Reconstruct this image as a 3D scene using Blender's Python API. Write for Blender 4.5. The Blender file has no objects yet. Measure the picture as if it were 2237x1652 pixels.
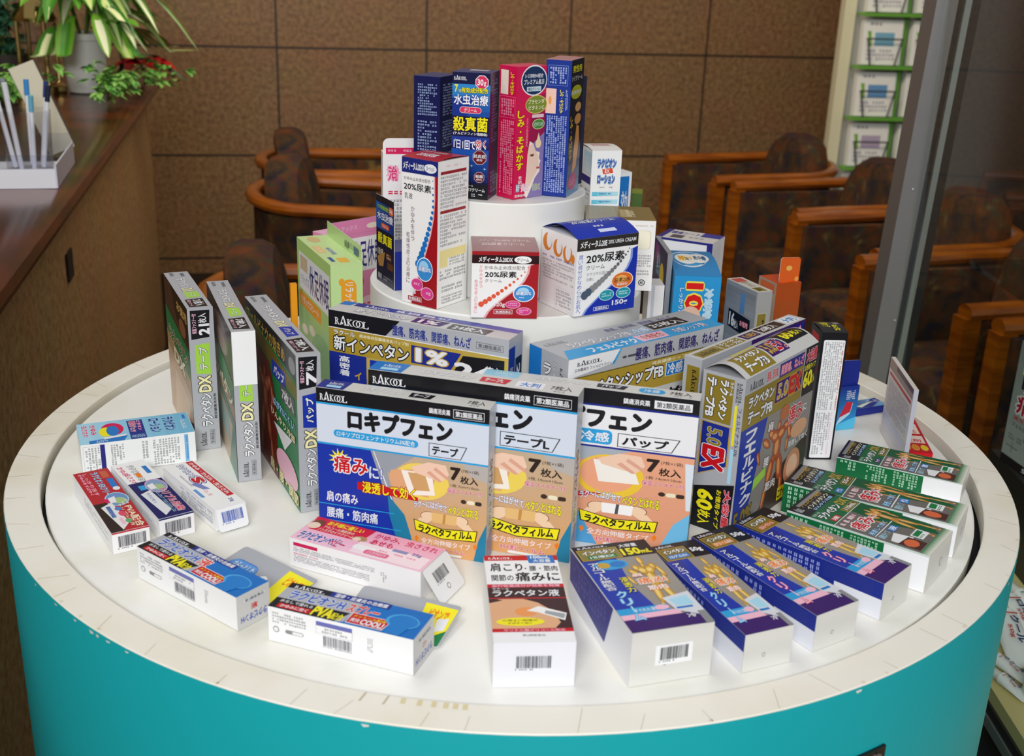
import bpy, bmesh, math, random
from mathutils import Vector, Matrix
sc = bpy.context.scene
COL = bpy.context.collection
PI = math.pi
# ------------------------------------------------------------------ camera, world, lights, exposure
cd = bpy.data.cameras.new('camera'); cam = bpy.data.objects.new('camera', cd); COL.objects.link(cam)
cd.sensor_width = 36.0; cd.lens = 2531.5 * 36 / 2237; cd.clip_start = .02
_r, _d, _f = Vector((.99938, .01209, .03292)), Vector((.03507, -.34458, -.93810)), Vector((0, .93868, -.34479))
M = Matrix((_r, -_d, -_f)).transposed().to_4x4(); M.translation = (-.0046, -1.2474, 1.3807)
cam.matrix_world = M
cd.dof.use_dof = True; cd.dof.focus_distance = 1.27; cd.dof.aperture_fstop = 8.5
sc.camera = cam
w = bpy.data.worlds.new('world'); sc.world = w; w.use_nodes = True
w.node_tree.nodes['Background'].inputs[0].default_value = (1, .95, .9, 1)
w.node_tree.nodes['Background'].inputs[1].default_value = .34
def area(name, loc, aim, size, power, col, sy=None):
    l = bpy.data.lights.new(name, 'AREA'); l.energy = power; l.color = col; l.size = size
    if sy: l.shape = 'RECTANGLE'; l.size_y = sy
    o = bpy.data.objects.new(name, l); COL.objects.link(o); o.location = loc
    o.rotation_euler = (Vector(aim) - Vector(loc)).to_track_quat('-Z', 'Y').to_euler(); return o
area('flash_light', (.03, -1.30, 1.53), (0, .1, .9), .10, 1.3, (1, .99, .98))
area('ceiling_light_behind', (-.15, -3.3, 2.7), (0, .3, .85), 1.7, 100, (.975, .985, 1), .6)
area('ceiling_light_front', (-.75, .1, 2.6), (-.4, .0, .85), 1.3, 9, (1, .98, .96), .5)
area('ceiling_light_back', (-.1, 1.6, 2.65), (-.1, 3.6, .9), 1.6, 48, (1, .89, .72), .5)
vs = sc.view_settings
vs.view_transform = 'Standard'; vs.look = 'None'; vs.gamma = 1; vs.exposure = -.15; vs.use_curve_mapping = False
# ------------------------------------------------------------------ materials
def s2l(c): return c / 12.92 if c <= .04045 else ((c + .055) / 1.055) ** 2.4
PAL = dict(w='ECEDF0', k='15151B', n='12125E', n2='1A2C8C', b='1834A8', u='1C78C8', c='2BA0DC', lc='A9DAF0', pb='D5DEEC', r='C8101E', dr='9C1420',
           pk='D60C58', lp='F3BCD2', y='F4E81C', g='A48E32', dg='7C6A24', lg='A6DA4C', s='B7BAC0', s2='CFCFCE', ds='56575D', gn='0E7A40', dgn='0A3E2E', o='F08018',
           sk='E6B184', sk2='C98850', tl='1F7FA6', br='5E3A1E', cr='EFE8C8', ye='F7F0B4', pu='3A1668', ba='99A0AA', gd='D0A83C', gy='8B8D90', wn='7E1232', aq='3FC0C0')
META = dict(s=.12, s2=.08, g=.35, dg=.35, gd=.2, ds=.2)
_cc = {}
def col(c):
    if isinstance(c, tuple): return c
    if c not in _cc:
        h = PAL.get(c, c); _cc[c] = tuple(s2l(int(h[i:i + 2], 16) / 255) for i in (0, 2, 4)) + (META.get(c, 0.0),)
    return _cc[c]
def mix(a, b, t): a, b = col(a), col(b); return tuple(a[i] * (1 - t) + b[i] * t for i in range(4))
def mat(name, c='w', rough=.5, metal=0, spec=.5, noise=None, trans=0, bump=0, scale=40):
    m = bpy.data.materials.new(name); m.use_nodes = True; t = m.node_tree; p = t.nodes['Principled BSDF']; L = t.links
    cc = col(c)[:3] + (1,); p.inputs['Base Color'].default_value = cc
    p.inputs['Roughness'].default_value = rough; p.inputs['Metallic'].default_value = metal; p.inputs['Specular IOR Level'].default_value = spec
    p.inputs['Transmission Weight'].default_value = trans
    tc = t.nodes.new('ShaderNodeTexCoord'); n = t.nodes.new('ShaderNodeTexNoise'); n.inputs['Scale'].default_value = scale; n.inputs['Detail'].default_value = 5
    L.new(tc.outputs['Object'], n.inputs['Vector'])
    if noise:
        mx = t.nodes.new('ShaderNodeMix'); mx.data_type = 'RGBA'; mx.inputs[6].default_value = cc; mx.inputs[7].default_value = col(noise)[:3] + (1,)
        rp = t.nodes.new('ShaderNodeMapRange'); rp.inputs[1].default_value = .35; rp.inputs[2].default_value = .65
        L.new(n.outputs['Fac'], rp.inputs[0]); L.new(rp.outputs[0], mx.inputs[0]); L.new(mx.outputs[2], p.inputs['Base Color'])
    else:
        rp = t.nodes.new('ShaderNodeMapRange'); rp.inputs[3].default_value = max(0, rough - .06); rp.inputs[4].default_value = min(1, rough + .06)
        L.new(n.outputs['Fac'], rp.inputs[0]); L.new(rp.outputs[0], p.inputs['Roughness'])
    if bump:
        b = t.nodes.new('ShaderNodeBump'); b.inputs['Strength'].default_value = bump; b.inputs['Distance'].default_value = .003
        L.new(n.outputs['Fac'], b.inputs['Height']); L.new(b.outputs[0], p.inputs['Normal'])
    return m
def print_mat(name, rough, spec):
    m = mat(name, 'w', rough, 0, spec); t = m.node_tree; p = t.nodes['Principled BSDF']
    a = t.nodes.new('ShaderNodeAttribute'); a.attribute_name = 'pc'
    t.links.new(a.outputs['Color'], p.inputs['Base Color']); t.links.new(a.outputs['Alpha'], p.inputs['Metallic']); return m
MCARD = print_mat('printed_card', .32, .36)
MMATT = print_mat('printed_paper', .6, .3)
MWHITE = mat('white_paint', 'E9E9E4', .38, spec=.4)
# ------------------------------------------------------------------ mesh collector with one colour per face
class MB:
    def __init__(s): s.v, s.f, s.c = [], [], []
    def poly(s, pts, c):
        b = len(s.v); s.v.extend(tuple(p) for p in pts); s.f.append(tuple(range(b, b + len(pts)))); s.c.append(col(c))
    def mesh(s, vs, fs, c):
        b = len(s.v); s.v.extend(vs); cc = col(c)
        for f in fs: s.f.append(tuple(b + i for i in f)); s.c.append(cc)
    def box(s, x0, y0, z0, x1, y1, z1, c='w', cols=None):
        v = [(x0, y0, z0), (x1, y0, z0), (x1, y1, z0), (x0, y1, z0), (x0, y0, z1), (x1, y0, z1), (x1, y1, z1), (x0, y1, z1)]
        fs = dict(D=(3, 2, 1, 0), T=(4, 5, 6, 7), F=(0, 1, 5, 4), R=(1, 2, 6, 5), B=(2, 3, 7, 6), L=(3, 0, 4, 7))
        b = len(s.v); s.v.extend(v)
        for k, f in fs.items(): s.f.append(tuple(b + i for i in f)); s.c.append(col((cols or {}).get(k, c)))
    def rings(s, rs, c, cap=True, close=True):
        n = len(rs[0]); b = len(s.v)
        for r in rs: s.v.extend(tuple(p) for p in r)
        for i in range(len(rs) - 1):
            for j in range(n if close else n - 1):
                k = (j + 1) % n; s.f.append((b + i * n + j, b + i * n + k, b + (i + 1) * n + k, b + (i + 1) * n + j)); s.c.append(col(c))
        if cap:
            s.f.append(tuple(b + j for j in reversed(range(n)))); s.c.append(col(c))
            e = b + (len(rs) - 1) * n; s.f.append(tuple(e + j for j in range(n))); s.c.append(col(c))
    def lathe(s, prof, c, n=64, cx=0, cy=0, cap=True):
        s.rings([[(cx + r * math.cos(2 * PI * j / n), cy + r * math.sin(2 * PI * j / n), z) for j in range(n)] for r, z in prof], c, cap)
    def tube(s, pts, r, c, n=8, flat=1.0):
        pts = [Vector(p) for p in pts]; rs = []
        for i, p in enumerate(pts):
            t = (pts[min(i + 1, len(pts) - 1)] - pts[max(i - 1, 0)]).normalized()
            a = t.cross(Vector((0, 0, 1)))
            if a.length < 1e-3: a = t.cross(Vector((1, 0, 0)))
            a.normalize(); b = a.cross(t)
            rr = r[i] if isinstance(r, (list, tuple)) else r
            rs.append([p + a * math.cos(2 * PI * j / n) * rr + b * math.sin(2 * PI * j / n) * rr * flat for j in range(n)])
        s.rings(rs, c)
    def build(s, name, m, parent=None, smooth=False, loc=None, rz=0, attr=True):
        me = bpy.data.meshes.new(name); me.from_pydata([tuple(v) for v in s.v], [], s.f)
        me.materials.append(m)
        if attr:
            a = me.color_attributes.new('pc', 'FLOAT_COLOR', 'CORNER'); buf = []
            for f, c in zip(s.f, s.c): buf.extend(c * len(f))
            a.data.foreach_set('color', buf)
        if smooth:
            me.polygons.foreach_set('use_smooth', [True] * len(me.polygons)); me.set_sharp_from_angle(angle=.6)
        o = bpy.data.objects.new(name, me); COL.objects.link(o)
        if parent: o.parent = parent
        if loc: o.location = loc
        o.rotation_euler.z = rz
        return o
def tag(o, label, cat, group=None, kind=None):
    if label: o['label'] = label
    if cat: o['category'] = cat
    if group: o['group'] = group
    if kind: o['kind'] = kind
    return o
def thing(name, label, cat, loc=(0, 0, 0), rz=0, group=None):
    o = bpy.data.objects.new(name, None); COL.objects.link(o); o.location = loc; o.rotation_euler.z = rz; o.empty_display_size = .02
    return tag(o, label, cat, group)
def copy_tree(o, parent=None):
    c = o.copy(); COL.objects.link(c); c.parent = parent
    for ch in list(o.children): copy_tree(ch, c)
    return c
# ------------------------------------------------------------------ lettering: glyph outlines turned into flat mesh, cached
_tc = {}
def glyphs(txt, off):
    k = (txt, off)
    if k not in _tc:
        c = bpy.data.curves.new('t', 'FONT'); c.body = txt; c.size = 1; c.resolution_u = 2; c.offset = off
        o = bpy.data.objects.new('t', c); COL.objects.link(o); bpy.context.view_layer.update()
        m = bpy.data.meshes.new_from_object(o.evaluated_get(bpy.context.evaluated_depsgraph_get()))
        vs = [(v.co.x, v.co.y) for v in m.vertices]; fs = [tuple(p.vertices) for p in m.polygons]
        bpy.data.objects.remove(o); bpy.data.curves.remove(c); bpy.data.meshes.remove(m)
        xs = [v[0] for v in vs]; ys = [v[1] for v in vs]
        _tc[k] = (vs, fs, (min(xs), min(ys), max(xs), max(ys)))
    return _tc[k]
# serif capitals of the maker's name, drawn as strokes
def _q(x0, y0, x1, y1): return [(x0, y0), (x1, y0), (x1, y1), (x0, y1)]
RK = [_q(.02, .92, .30, 1), _q(.02, 0, .26, .08), _q(.09, 0, .20, 1), [(.2, .92), (.34, .9), (.42, .75), (.34, .58), (.2, .5), (.2, .58), (.29, .62), (.32, .75), (.28, .86), (.2, .92)], [(.22, .5), (.32, .52), (.52, 0), (.40, 0)],
      [(.90, 1.35), (1.0, 1.35), (.66, 0), (.58, 0)], [(.88, 1.30), (1.0, 1.35), (1.30, 0), (1.12, 0)], _q(.50, 0, .74, .07), _q(1.04, 0, 1.36, .07),
      [(.66, .30), (.76, .36), (.80, .50), (.86, .36), (1.0, .34), (.90, .24), (.94, .08), (.82, .16), (.72, .08), (.76, .22)],
      _q(1.40, 0, 1.51, 1), _q(1.34, .92, 1.57, 1), _q(1.38, 0, 1.59, .08), [(1.46, .5), (1.74, 1), (1.82, 1), (1.56, .55), (1.9, 0), (1.76, 0)], _q(1.66, .93, 1.9, 1), _q(1.70, 0, 1.98, .07),
      _q(3.1, 0, 3.21, 1), _q(3.02, .92, 3.32, 1), [(3.02, 0), (3.62, 0), (3.66, .3), (3.58, .3), (3.5, .08), (3.02, .08)]]
for cx in (2.36, 2.72):
    a = [(cx + .42 * math.cos(t * PI / 12), .5 + .52 * math.sin(t * PI / 12)) for t in range(24)]; b = [(cx + .30 * math.cos(t * PI / 12), .5 + .46 * math.sin(t * PI / 12)) for t in range(24)]
    for i in range(24): RK.append([a[i], a[(i + 1) % 24], b[(i + 1) % 24], b[i]])
# printed runner: muscles as ellipses (x, y, half length, half width, lean in degrees)
FIG = [(.13, .37, .085, .030, 62), (.80, .40, .085, .032, 95), (.29, .26, .105, .042, 30), (.83, .27, .095, .042, 68), (.36, .84, .15, .040, 105), (.75, .84, .15, .040, 80), (.44, .60, .15, .066, 106), (.66, .60, .15, .066, 76),
       (.30, .975, .05, .018, 10), (.80, .975, .05, .018, 0), (.555, .46, .10, .055, 0), (.555, .36, .13, .085, 90), (.40, .19, .075, .05, 20), (.72, .19, .075, .05, -20), (.485, .235, .085, .062, 10), (.635, .235, .085, .062, -10), (.56, .14, .05, .035, 90), (.57, .075, .065, .055, 90)]
class Face:
    """one printed panel; s runs right and t runs down in the panel's own reading direction"""
    def __init__(s, mb, O, U, V, rot='', bulge=0):
        s.mb, s.O, s.U, s.V, s.rot, s.bul = mb, Vector(O), Vector(U), Vector(V), rot, bulge
        s.N = s.V.cross(s.U).normalized(); s.lay = []; s.sy = 1
        a, b = s.U.length, s.V.length; s.w, s.h = (b, a) if rot in ('l', 'r') else (a, b); s.rnd = random.Random(7)
    def sqz(s, k): s.sy = k; s.h *= k; return s
    def P(s, x, y, k):
        y = y * s.sy
        if s.rot == 'l': u, v = y, 1 - x
        elif s.rot == 'r': u, v = 1 - y, x
        elif s.rot == 'd': u, v = 1 - x, 1 - y
        else: u, v = x, y
        q = s.O + s.U * u + s.V * v + s.N * (.00012 + k * .00006)
        if s.bul: q = q + s.N * s.bul * max(0, math.sin(PI * v))
        return q
    def layer(s, x0, y0, x1, y1):
        k = 0
        for a in s.lay:
            if a[0] < x1 and a[2] > x0 and a[1] < y1 and a[3] > y0: k = max(k, a[4] + 1)
        s.lay.append((x0, y0, x1, y1, k)); return k
    def p(s, pts, c, k=None):
        if k is None:
            xs = [a for a, _ in pts]; ys = [b for _, b in pts]; k = s.layer(min(xs), min(ys), max(xs), max(ys))
        s.mb.poly([s.P(x, y, k) for x, y in pts], c); return s
    def r(s, x0, y0, x1, y1, c, sl=0):
        if s.bul:
            k = s.layer(x0, y0, x1, y1); n = 8
            for i in range(n):
                if s.rot in ('l', 'r'): a, b = x0 + (x1 - x0) * i / n, x0 + (x1 - x0) * (i + 1) / n; s.p([(a, y0), (b, y0), (b, y1), (a, y1)], c, k)
                else: a, b = y0 + (y1 - y0) * i / n, y0 + (y1 - y0) * (i + 1) / n; s.p([(x0, a), (x1, a), (x1, b), (x0, b)], c, k)
            return s
        return s.p([(x0, y0), (x1, y0), (x1 - sl, y1), (x0, y1)], c)
    def fr(s, x0, y0, x1, y1, c, t=.0006, sl=0):
        a, b = t / s.w, t / s.h; s.r(x0 - a, y0 - b, x1 + a, y1 + b, c, sl); return s
    def e(s, cx, cy, rx, ry, c, n=22): return s.p([(cx + rx * math.cos(2 * PI * i / n), cy + ry * math.sin(2 * PI * i / n)) for i in range(n)], c)
    def gr(s, x0, y0, x1, y1, a, b, n=10, hor=False):
        for i in range(n):
            c = mix(a, b, (i + .5) / n)
            if hor: s.r(x0 + (x1 - x0) * i / n, y0, x0 + (x1 - x0) * (i + 1) / n, y1, c)
            else: s.r(x0, y0 + (y1 - y0) * i / n, x1, y0 + (y1 - y0) * (i + 1) / n, c)
        return s
    def _txt(s, txt, x0, y0, x1, y1, c, off, rot, ref, k, arc=0):
        kj = any('\u4e00' <= ch <= '\u9fff' for ch in txt)
        if off > .045 or (kj and off > .004):
            n = 4 if off <= .045 else 8 if off <= .09 else 12; q = off * .85; sh = [(q * math.cos(2 * PI * (i + .5) / n), q * math.sin(2 * PI * (i + .5) / n)) for i in range(n)]
            if off > .09: sh += [(q * .55 * math.cos(2 * PI * i / 6), q * .55 * math.sin(2 * PI * i / 6)) for i in range(6)]
            off = 0
        else: sh = [(0, 0)]
        vs, fs, _ = glyphs(txt, off); a, b, e, d = ref; W, H = max(e - a, 1e-3), max(d - b, 1e-3)
        for i, (dx, dy) in enumerate(sh): s._one([(x + dx, y + dy) for x, y in vs], fs, x0, y0, x1, y1, c, rot, a, b, W, H, k + i * .045, arc)
    def _one(s, vs, fs, x0, y0, x1, y1, c, rot, a, b, W, H, k, arc):
        out = []
        for x, y in vs:
            p, q = (x - a) / W, 1 - (y - b) / H
            q2 = q + arc * (1 - (2 * p - 1) ** 2)
            if rot == 90: p, q2 = 1 - q2, p
            elif rot == -90: p, q2 = q2, 1 - p
            elif rot == 180: p, q2 = 1 - p, 1 - q2
            out.append(tuple(s.P(x0 + (x1 - x0) * p, y0 + (y1 - y0) * q2, k)))
        s.mb.mesh(out, fs, c)
    def t(s, txt, x0, y0, x1, y1, c, o=None, b=.02, rot=0, ow=.06, arc=0, o2=None):
        """text stretched into a rectangle; o = outline colour"""
        kj = any('\u4e00' <= ch <= '\u9fff' for ch in txt); b = min(b, .03) if kj else b
        ref = glyphs(txt, 0 if kj or b > .045 else b)[2]
        if o2: s._txt(txt, x0, y0, x1, y1, o2, b + ow * 1.9, rot, ref, s.layer(x0, y0, x1, y1), arc)
        if o: s._txt(txt, x0, y0, x1, y1, o, b + ow, rot, ref, s.layer(x0, y0, x1, y1), arc)
        s._txt(txt, x0, y0, x1, y1, c, b, rot, ref, s.layer(x0, y0, x1, y1), arc); return s
    def v(s, txt, x0, y0, x1, y1, c, o=None, b=.015):
        """vertical writing"""
        n = len(txt); h = (y1 - y0) / n
        for i, ch in enumerate(txt):
            if ch in ' ': continue
            a, q = x0, y0 + i * h
            if ch == 'ー': s.r(a + (x1 - a) * .42, q + h * .1, a + (x1 - a) * .58, q + h * .9, c)
            elif ch == '・': s.e((a + x1) / 2, q + h / 2, (x1 - a) * .12, h * .12, c, 8)
            else:
                k = .78 if ch in 'っゃゅょッャュョ' else 1
                s.t(ch, a + (x1 - a) * (1 - k), q + h * .06, x1, q + h * (.06 + .88 * k), c, o, b)
        return s
    def n(s, x0, y0, x1, y1, c, rows, vert=False, fill=.8, head=None):
        """fine print: rows of small character blocks"""
        k = s.layer(x0, y0, x1, y1); rn = s.rnd
        L, Hh = ((x1 - x0) * s.w, (y1 - y0) * s.h) if not vert else ((y1 - y0) * s.h, (x1 - x0) * s.w)
        pit = Hh / rows; m = max(3, int(L / (pit * .8)))
        for i in range(rows):
            end = m if rn.random() < fill else int(m * rn.uniform(.3, .95))
            for j in range(end):
                if rn.random() < .1: continue
                a, b = (j + .06) / m, (j + rn.uniform(.6, .94)) / m
                q, z = (i + .14) / rows, (i + rn.uniform(.6, .78)) / rows
                cc = head if (head and i == 0) else c
                for (q0, q1) in ((q, q + (z - q) * .38), (q + (z - q) * .6, z)):
                    if vert: pts = [(x1 - (x1 - x0) * q1, y0 + (y1 - y0) * a), (x1 - (x1 - x0) * q0, y0 + (y1 - y0) * a), (x1 - (x1 - x0) * q0, y0 + (y1 - y0) * b), (x1 - (x1 - x0) * q1, y0 + (y1 - y0) * b)]
                    else: pts = [(x0 + (x1 - x0) * a, y0 + (y1 - y0) * q0), (x0 + (x1 - x0) * b, y0 + (y1 - y0) * q0), (x0 + (x1 - x0) * b, y0 + (y1 - y0) * q1), (x0 + (x1 - x0) * a, y0 + (y1 - y0) * q1)]
                    s.mb.poly([s.P(x, y, k) for x, y in pts], cc)
        return s
    def bar(s, x0, y0, x1, y1, c='k'):
        x = x0; st = (x1 - x0) / 62; rn = s.rnd
        while x < x1 - st:
            a = st * rn.choice((.8, .8, 1.5, 2.2)); s.p([(x, y0), (min(x + a, x1), y0), (min(x + a, x1), y1), (x, y1)], c, 6); x += a + st * rn.choice((.8, 1, 1.6))
        s.n(x0 - st * 2, y1 + (y1 - y0) * .06, x1, y1 + (y1 - y0) * .24, c, 1); return s
    def rk(s, x0, y0, x1, y1, c, rot=0):
        k = s.layer(x0, y0, x1, y1)
        for i, P in enumerate(RK):
            out = []
            for x, y in P:
                p, q = x / 3.66, 1 - y / 1.35
                if rot == 90: p, q = 1 - q, p
                elif rot == -90: p, q = q, 1 - p
                out.append(s.P(x0 + (x1 - x0) * p, y0 + (y1 - y0) * q, k + i * .02))
            s.mb.poly(out, c)
        return s
    def fig(s, x0, y0, x1, y1, c, c2, head=True):
        k = s.layer(x0, y0, x1, y1)
        f = lambda x, y: (x0 + (x1 - x0) * x, y0 + (y1 - y0) * y)
        dk = mix(c, 'k', .45)
        for z, (x, y, a, b, g) in enumerate(FIG):
            if z == 17 and not head: continue
            t0 = math.radians(g); cg, sg_ = math.cos(t0), math.sin(t0)
            for q, (ka, kb, cc, ox) in enumerate(((1.08, 1.14, dk, .004), (1, 1, c, 0), (.66, .5, c2, -.008))):
                pts = [(x + ox + a * ka * math.cos(u * PI / 8) * cg - b * kb * math.sin(u * PI / 8) * sg_, y + a * ka * math.cos(u * PI / 8) * sg_ + b * kb * math.sin(u * PI / 8) * cg) for u in range(16)]
                s.p([f(*w_) for w_ in pts], cc, k + z * .05 + q * .012)
        s.lay.append((x0, y0, x1, y1, k + 1)); return s
    def star(s, cx, cy, r, c, n=9, k=.55):
        a = s.w / s.h
        return s.p([(cx + r * (1 if i % 2 == 0 else k) * math.cos(i * PI / n), cy + a * r * (1 if i % 2 == 0 else k) * math.sin(i * PI / n)) for i in range(2 * n)], c)
    def rr(s, x0, y0, x1, y1, c, q=.3):
        """rounded rectangle"""
        rx = min((x1 - x0) * .5, (y1 - y0) * s.h / s.w * q); ry = rx * s.w / s.h; pts = []
        for cx, cy, a in ((x1 - rx, y1 - ry, 0), (x0 + rx, y1 - ry, 90), (x0 + rx, y0 + ry, 180), (x1 - rx, y0 + ry, 270)):
            for j in range(5): t = math.radians(a + j * 22.5); pts.append((cx + rx * math.cos(t), cy + ry * math.sin(t)))
        return s.p(pts, c)
TD, T1, T2 = .8434, 1.0398, 1.1415
class Carton:
    """a folded card box: a body with printed panels and a closing flap, all in the box's own frame"""
    def __init__(s, key, name, label, cat='box', base='w', group=None, flap='T', bulge=0, fcol=None, cols=None):
        x, y, a, w_, d, h, z = POSE[key]; s.w, s.d, s.h = w_, d, h
        s.root = thing(name, label, cat, (x, y, z + .0003), math.radians(a), group)
        s.body = MB(); s.body.box(-w_ / 2, -d / 2, .0002, w_ / 2, d / 2, h, base, cols)
        s.flap = MB(); s.fl = flap; s.bul = bulge; s.fcol = fcol or base; s.faces = {}; s.extra = []
        if flap:
            O, U, V = s.axes(flap); N = V.cross(U).normalized(); e = .0004; n = 10 if bulge else 1
            for i in range(n):
                a0, a1 = i / n, (i + 1) / n; b0, b1 = bulge * math.sin(PI * a0), bulge * math.sin(PI * a1)
                q = [O + V * a0 + N * (b0 + e), O + U + V * a0 + N * (b0 + e), O + U + V * a1 + N * (b1 + e), O + V * a1 + N * (b1 + e)]
                s.flap.poly(q[::-1] if True else q, s.fcol); lo = [p - N * e * .9 for p in q]
                for j in ((0, 1), (1, 2), (2, 3), (3, 0)): s.flap.poly([q[j[0]], q[j[1]], lo[j[1]], lo[j[0]]], s.fcol)
    def axes(s, c):
        w, d, h = s.w / 2, s.d / 2, s.h
        return {'F': (Vector((-w, -d, h)), Vector((2 * w, 0, 0)), Vector((0, 0, -h))), 'L': (Vector((-w, d, h)), Vector((0, -2 * d, 0)), Vector((0, 0, -h))), 'R': (Vector((w, -d, h)), Vector((0, 2 * d, 0)), Vector((0, 0, -h))),
                'B': (Vector((w, d, h)), Vector((-2 * w, 0, 0)), Vector((0, 0, -h))), 'T': (Vector((-w, d, h)), Vector((2 * w, 0, 0)), Vector((0, -2 * d, 0)))}[c]
    def F(s, code, base=None):
        O, U, V = s.axes(code[0]); fl = code[0] == s.fl
        N = V.cross(U).normalized()
        f = Face(s.flap if fl else s.body, O + (N * .0004 if fl else N * 0), U, V, code[1:], s.bul if fl else 0)
        if base: f.r(.002, .002, .998, .998, base)
        return f
    def part(s, name, mb, label=None, m=None, smooth=False):
        o = mb.build(name, m or MCARD, s.root, smooth)
        if label: o['label'] = label
        return o
    def panel(s, name, O, U, V, c, back=None, th=.0005, label=None, round_=0):
        """a free sheet of card (hang tab, open flap, sticker); returns its printed face"""
        O, U, V = Vector(O), Vector(U), Vector(V); N = V.cross(U).normalized(); mb = MB(); pts = []
        if round_:
            a, b = U.length, V.length; rx, ry = round_ / a, round_ / b
            for cx, cy, g in ((1 - rx, 1 - ry, 0), (rx, 1 - ry, 90), (rx, ry, 180), (1 - rx, ry, 270)):
                for j in range(6): t = math.radians(g + j * 18); pts.append(O + U * (cx + rx * math.cos(t)) + V * (cy + ry * math.sin(t)))
        else: pts = [O + U + V, O + V, O, O + U]
        lo = [p - N * th for p in pts]
        mb.poly(pts, c); mb.poly(lo[::-1], back or c)
        for i in range(len(pts)): j = (i + 1) % len(pts); mb.poly([pts[i], lo[i], lo[j], pts[j]], 'w')
        s.extra.append((name, mb, label)); return Face(mb, O, U, V)
    def done(s, body='carton_body', flap=None):
        s.part(body, s.body)
        if s.fl: s.part(flap or ('top_flap' if s.fl == 'T' else 'end_flap'), s.flap)
        for n, mb, l in s.extra: s.part(n, mb, l)
        return s.root
# ------------------------------------------------------------------ setting: floor, walls, counter
def granite(name, c1, c2, c3, tw=0, th=0, x0=0, z0=0, jw=.006):
    m = bpy.data.materials.new(name); m.use_nodes = True; t = m.node_tree; L = t.links; p = t.nodes['Principled BSDF']; N = t.nodes.new
    tc = N('ShaderNodeTexCoord'); n1 = N('ShaderNodeTexNoise'); n1.inputs['Scale'].default_value = 55; n1.inputs['Detail'].default_value = 6; n1.inputs['Roughness'].default_value = .75
    n2 = N('ShaderNodeTexNoise'); n2.inputs['Scale'].default_value = 5
    for n in (n1, n2): L.new(tc.outputs['Object'], n.inputs['Vector'])
    r = N('ShaderNodeValToRGB'); r.color_ramp.elements[0].position = .34; r.color_ramp.elements[0].color = col(c1)[:3] + (1,); r.color_ramp.elements[1].position = .68; r.color_ramp.elements[1].color = col(c3)[:3] + (1,)
    e = r.color_ramp.elements.new(.5); e.color = col(c2)[:3] + (1,); L.new(n1.outputs['Fac'], r.inputs[0])
    mx = N('ShaderNodeMix'); mx.data_type = 'RGBA'; mx.blend_type = 'MULTIPLY'; mx.inputs[0].default_value = .25; L.new(r.outputs[0], mx.inputs[6]); L.new(n2.outputs['Color'], mx.inputs[7])
    out = mx.outputs[2]
    if tw:
        sx = N('ShaderNodeSeparateXYZ'); L.new(tc.outputs['Object'], sx.inputs[0]); fs = []
        for ax, o, w_ in (('X', x0, tw), ('Z', z0, th)):
            a = N('ShaderNodeMath'); a.operation = 'SUBTRACT'; L.new(sx.outputs[ax], a.inputs[0]); a.inputs[1].default_value = o
            b = N('ShaderNodeMath'); b.operation = 'PINGPONG'; L.new(a.outputs[0], b.inputs[0]); b.inputs[1].default_value = w_ / 2
            c = N('ShaderNodeMath'); c.operation = 'LESS_THAN'; L.new(b.outputs[0], c.inputs[0]); c.inputs[1].default_value = jw; fs.append(c)
        mm = N('ShaderNodeMath'); mm.operation = 'MAXIMUM'; L.new(fs[0].outputs[0], mm.inputs[0]); L.new(fs[1].outputs[0], mm.inputs[1])
        m2 = N('ShaderNodeMix'); m2.data_type = 'RGBA'; L.new(mm.outputs[0], m2.inputs[0]); L.new(out, m2.inputs[6]); m2.inputs[7].default_value = col('2C211A')[:3] + (1,); out = m2.outputs[2]
        bp = N('ShaderNodeBump'); bp.invert = True; bp.inputs['Distance'].default_value = .004; L.new(mm.outputs[0], bp.inputs['Height']); L.new(bp.outputs[0], p.inputs['Normal'])
    L.new(out, p.inputs['Base Color']); p.inputs['Roughness'].default_value = .5; p.inputs['Specular IOR Level'].default_value = .35; return m
def plain(name, m, parts, parent=None, loc=None, rz=0, smooth=False):
    b = MB()
    for q in parts: b.box(*q)
    return b.build(name, m, parent, smooth, loc, rz, attr=False)
def wood(name, c1, c2, rough=.3):
    m = mat(name, c1, rough, 0, .5, c2, scale=6); n = next(x for x in m.node_tree.nodes if x.type == 'TEX_NOISE'); mp = m.node_tree.nodes.new('ShaderNodeMapping'); mp.inputs['Scale'].default_value = (1, 1, 9)
    m.node_tree.links.new(m.node_tree.nodes['Texture Coordinate'].outputs['Object'], mp.inputs[0]); m.node_tree.links.new(mp.outputs[0], n.inputs['Vector']); return m
carpet = mat('dark_carpet', '3A2E24', .95, 0, .1, '241C18', bump=.5, scale=220)
tag(plain('floor', carpet, [(-3, -2.6, -.05, 3.2, 5.2, 0)]), None, None, kind='structure')
WK = math.atan(.2)
brown = granite('brown_granite_tiles', '5C4228', '846240', 'A07C54', .632, .452, -.43, .972 - .452 * 2, .0045)
tag(plain('wall_back', brown, [(-2.6, 0, 0, 1.75, .12, 2.7)], loc=(0, 4.0, 0), rz=WK), None, None, kind='structure')
tag(plain('wall_right', mat('shade_brown_panel', '2A1C16', .25, 0, .5), [(0, -2.4, 0, .1, .9, 2.7)], loc=(2.0, 3.7, 0)), None, None, kind='structure')  # dark brown stands in for the shade at this end of the room
tag(plain('wall_left', mat('beige_wall_paint', '8A7458', .8), [(-.12, -2.6, 0, 0, 6.2, 2.7)], loc=(-2.55, 0, 0)), None, None, kind='structure')
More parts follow.
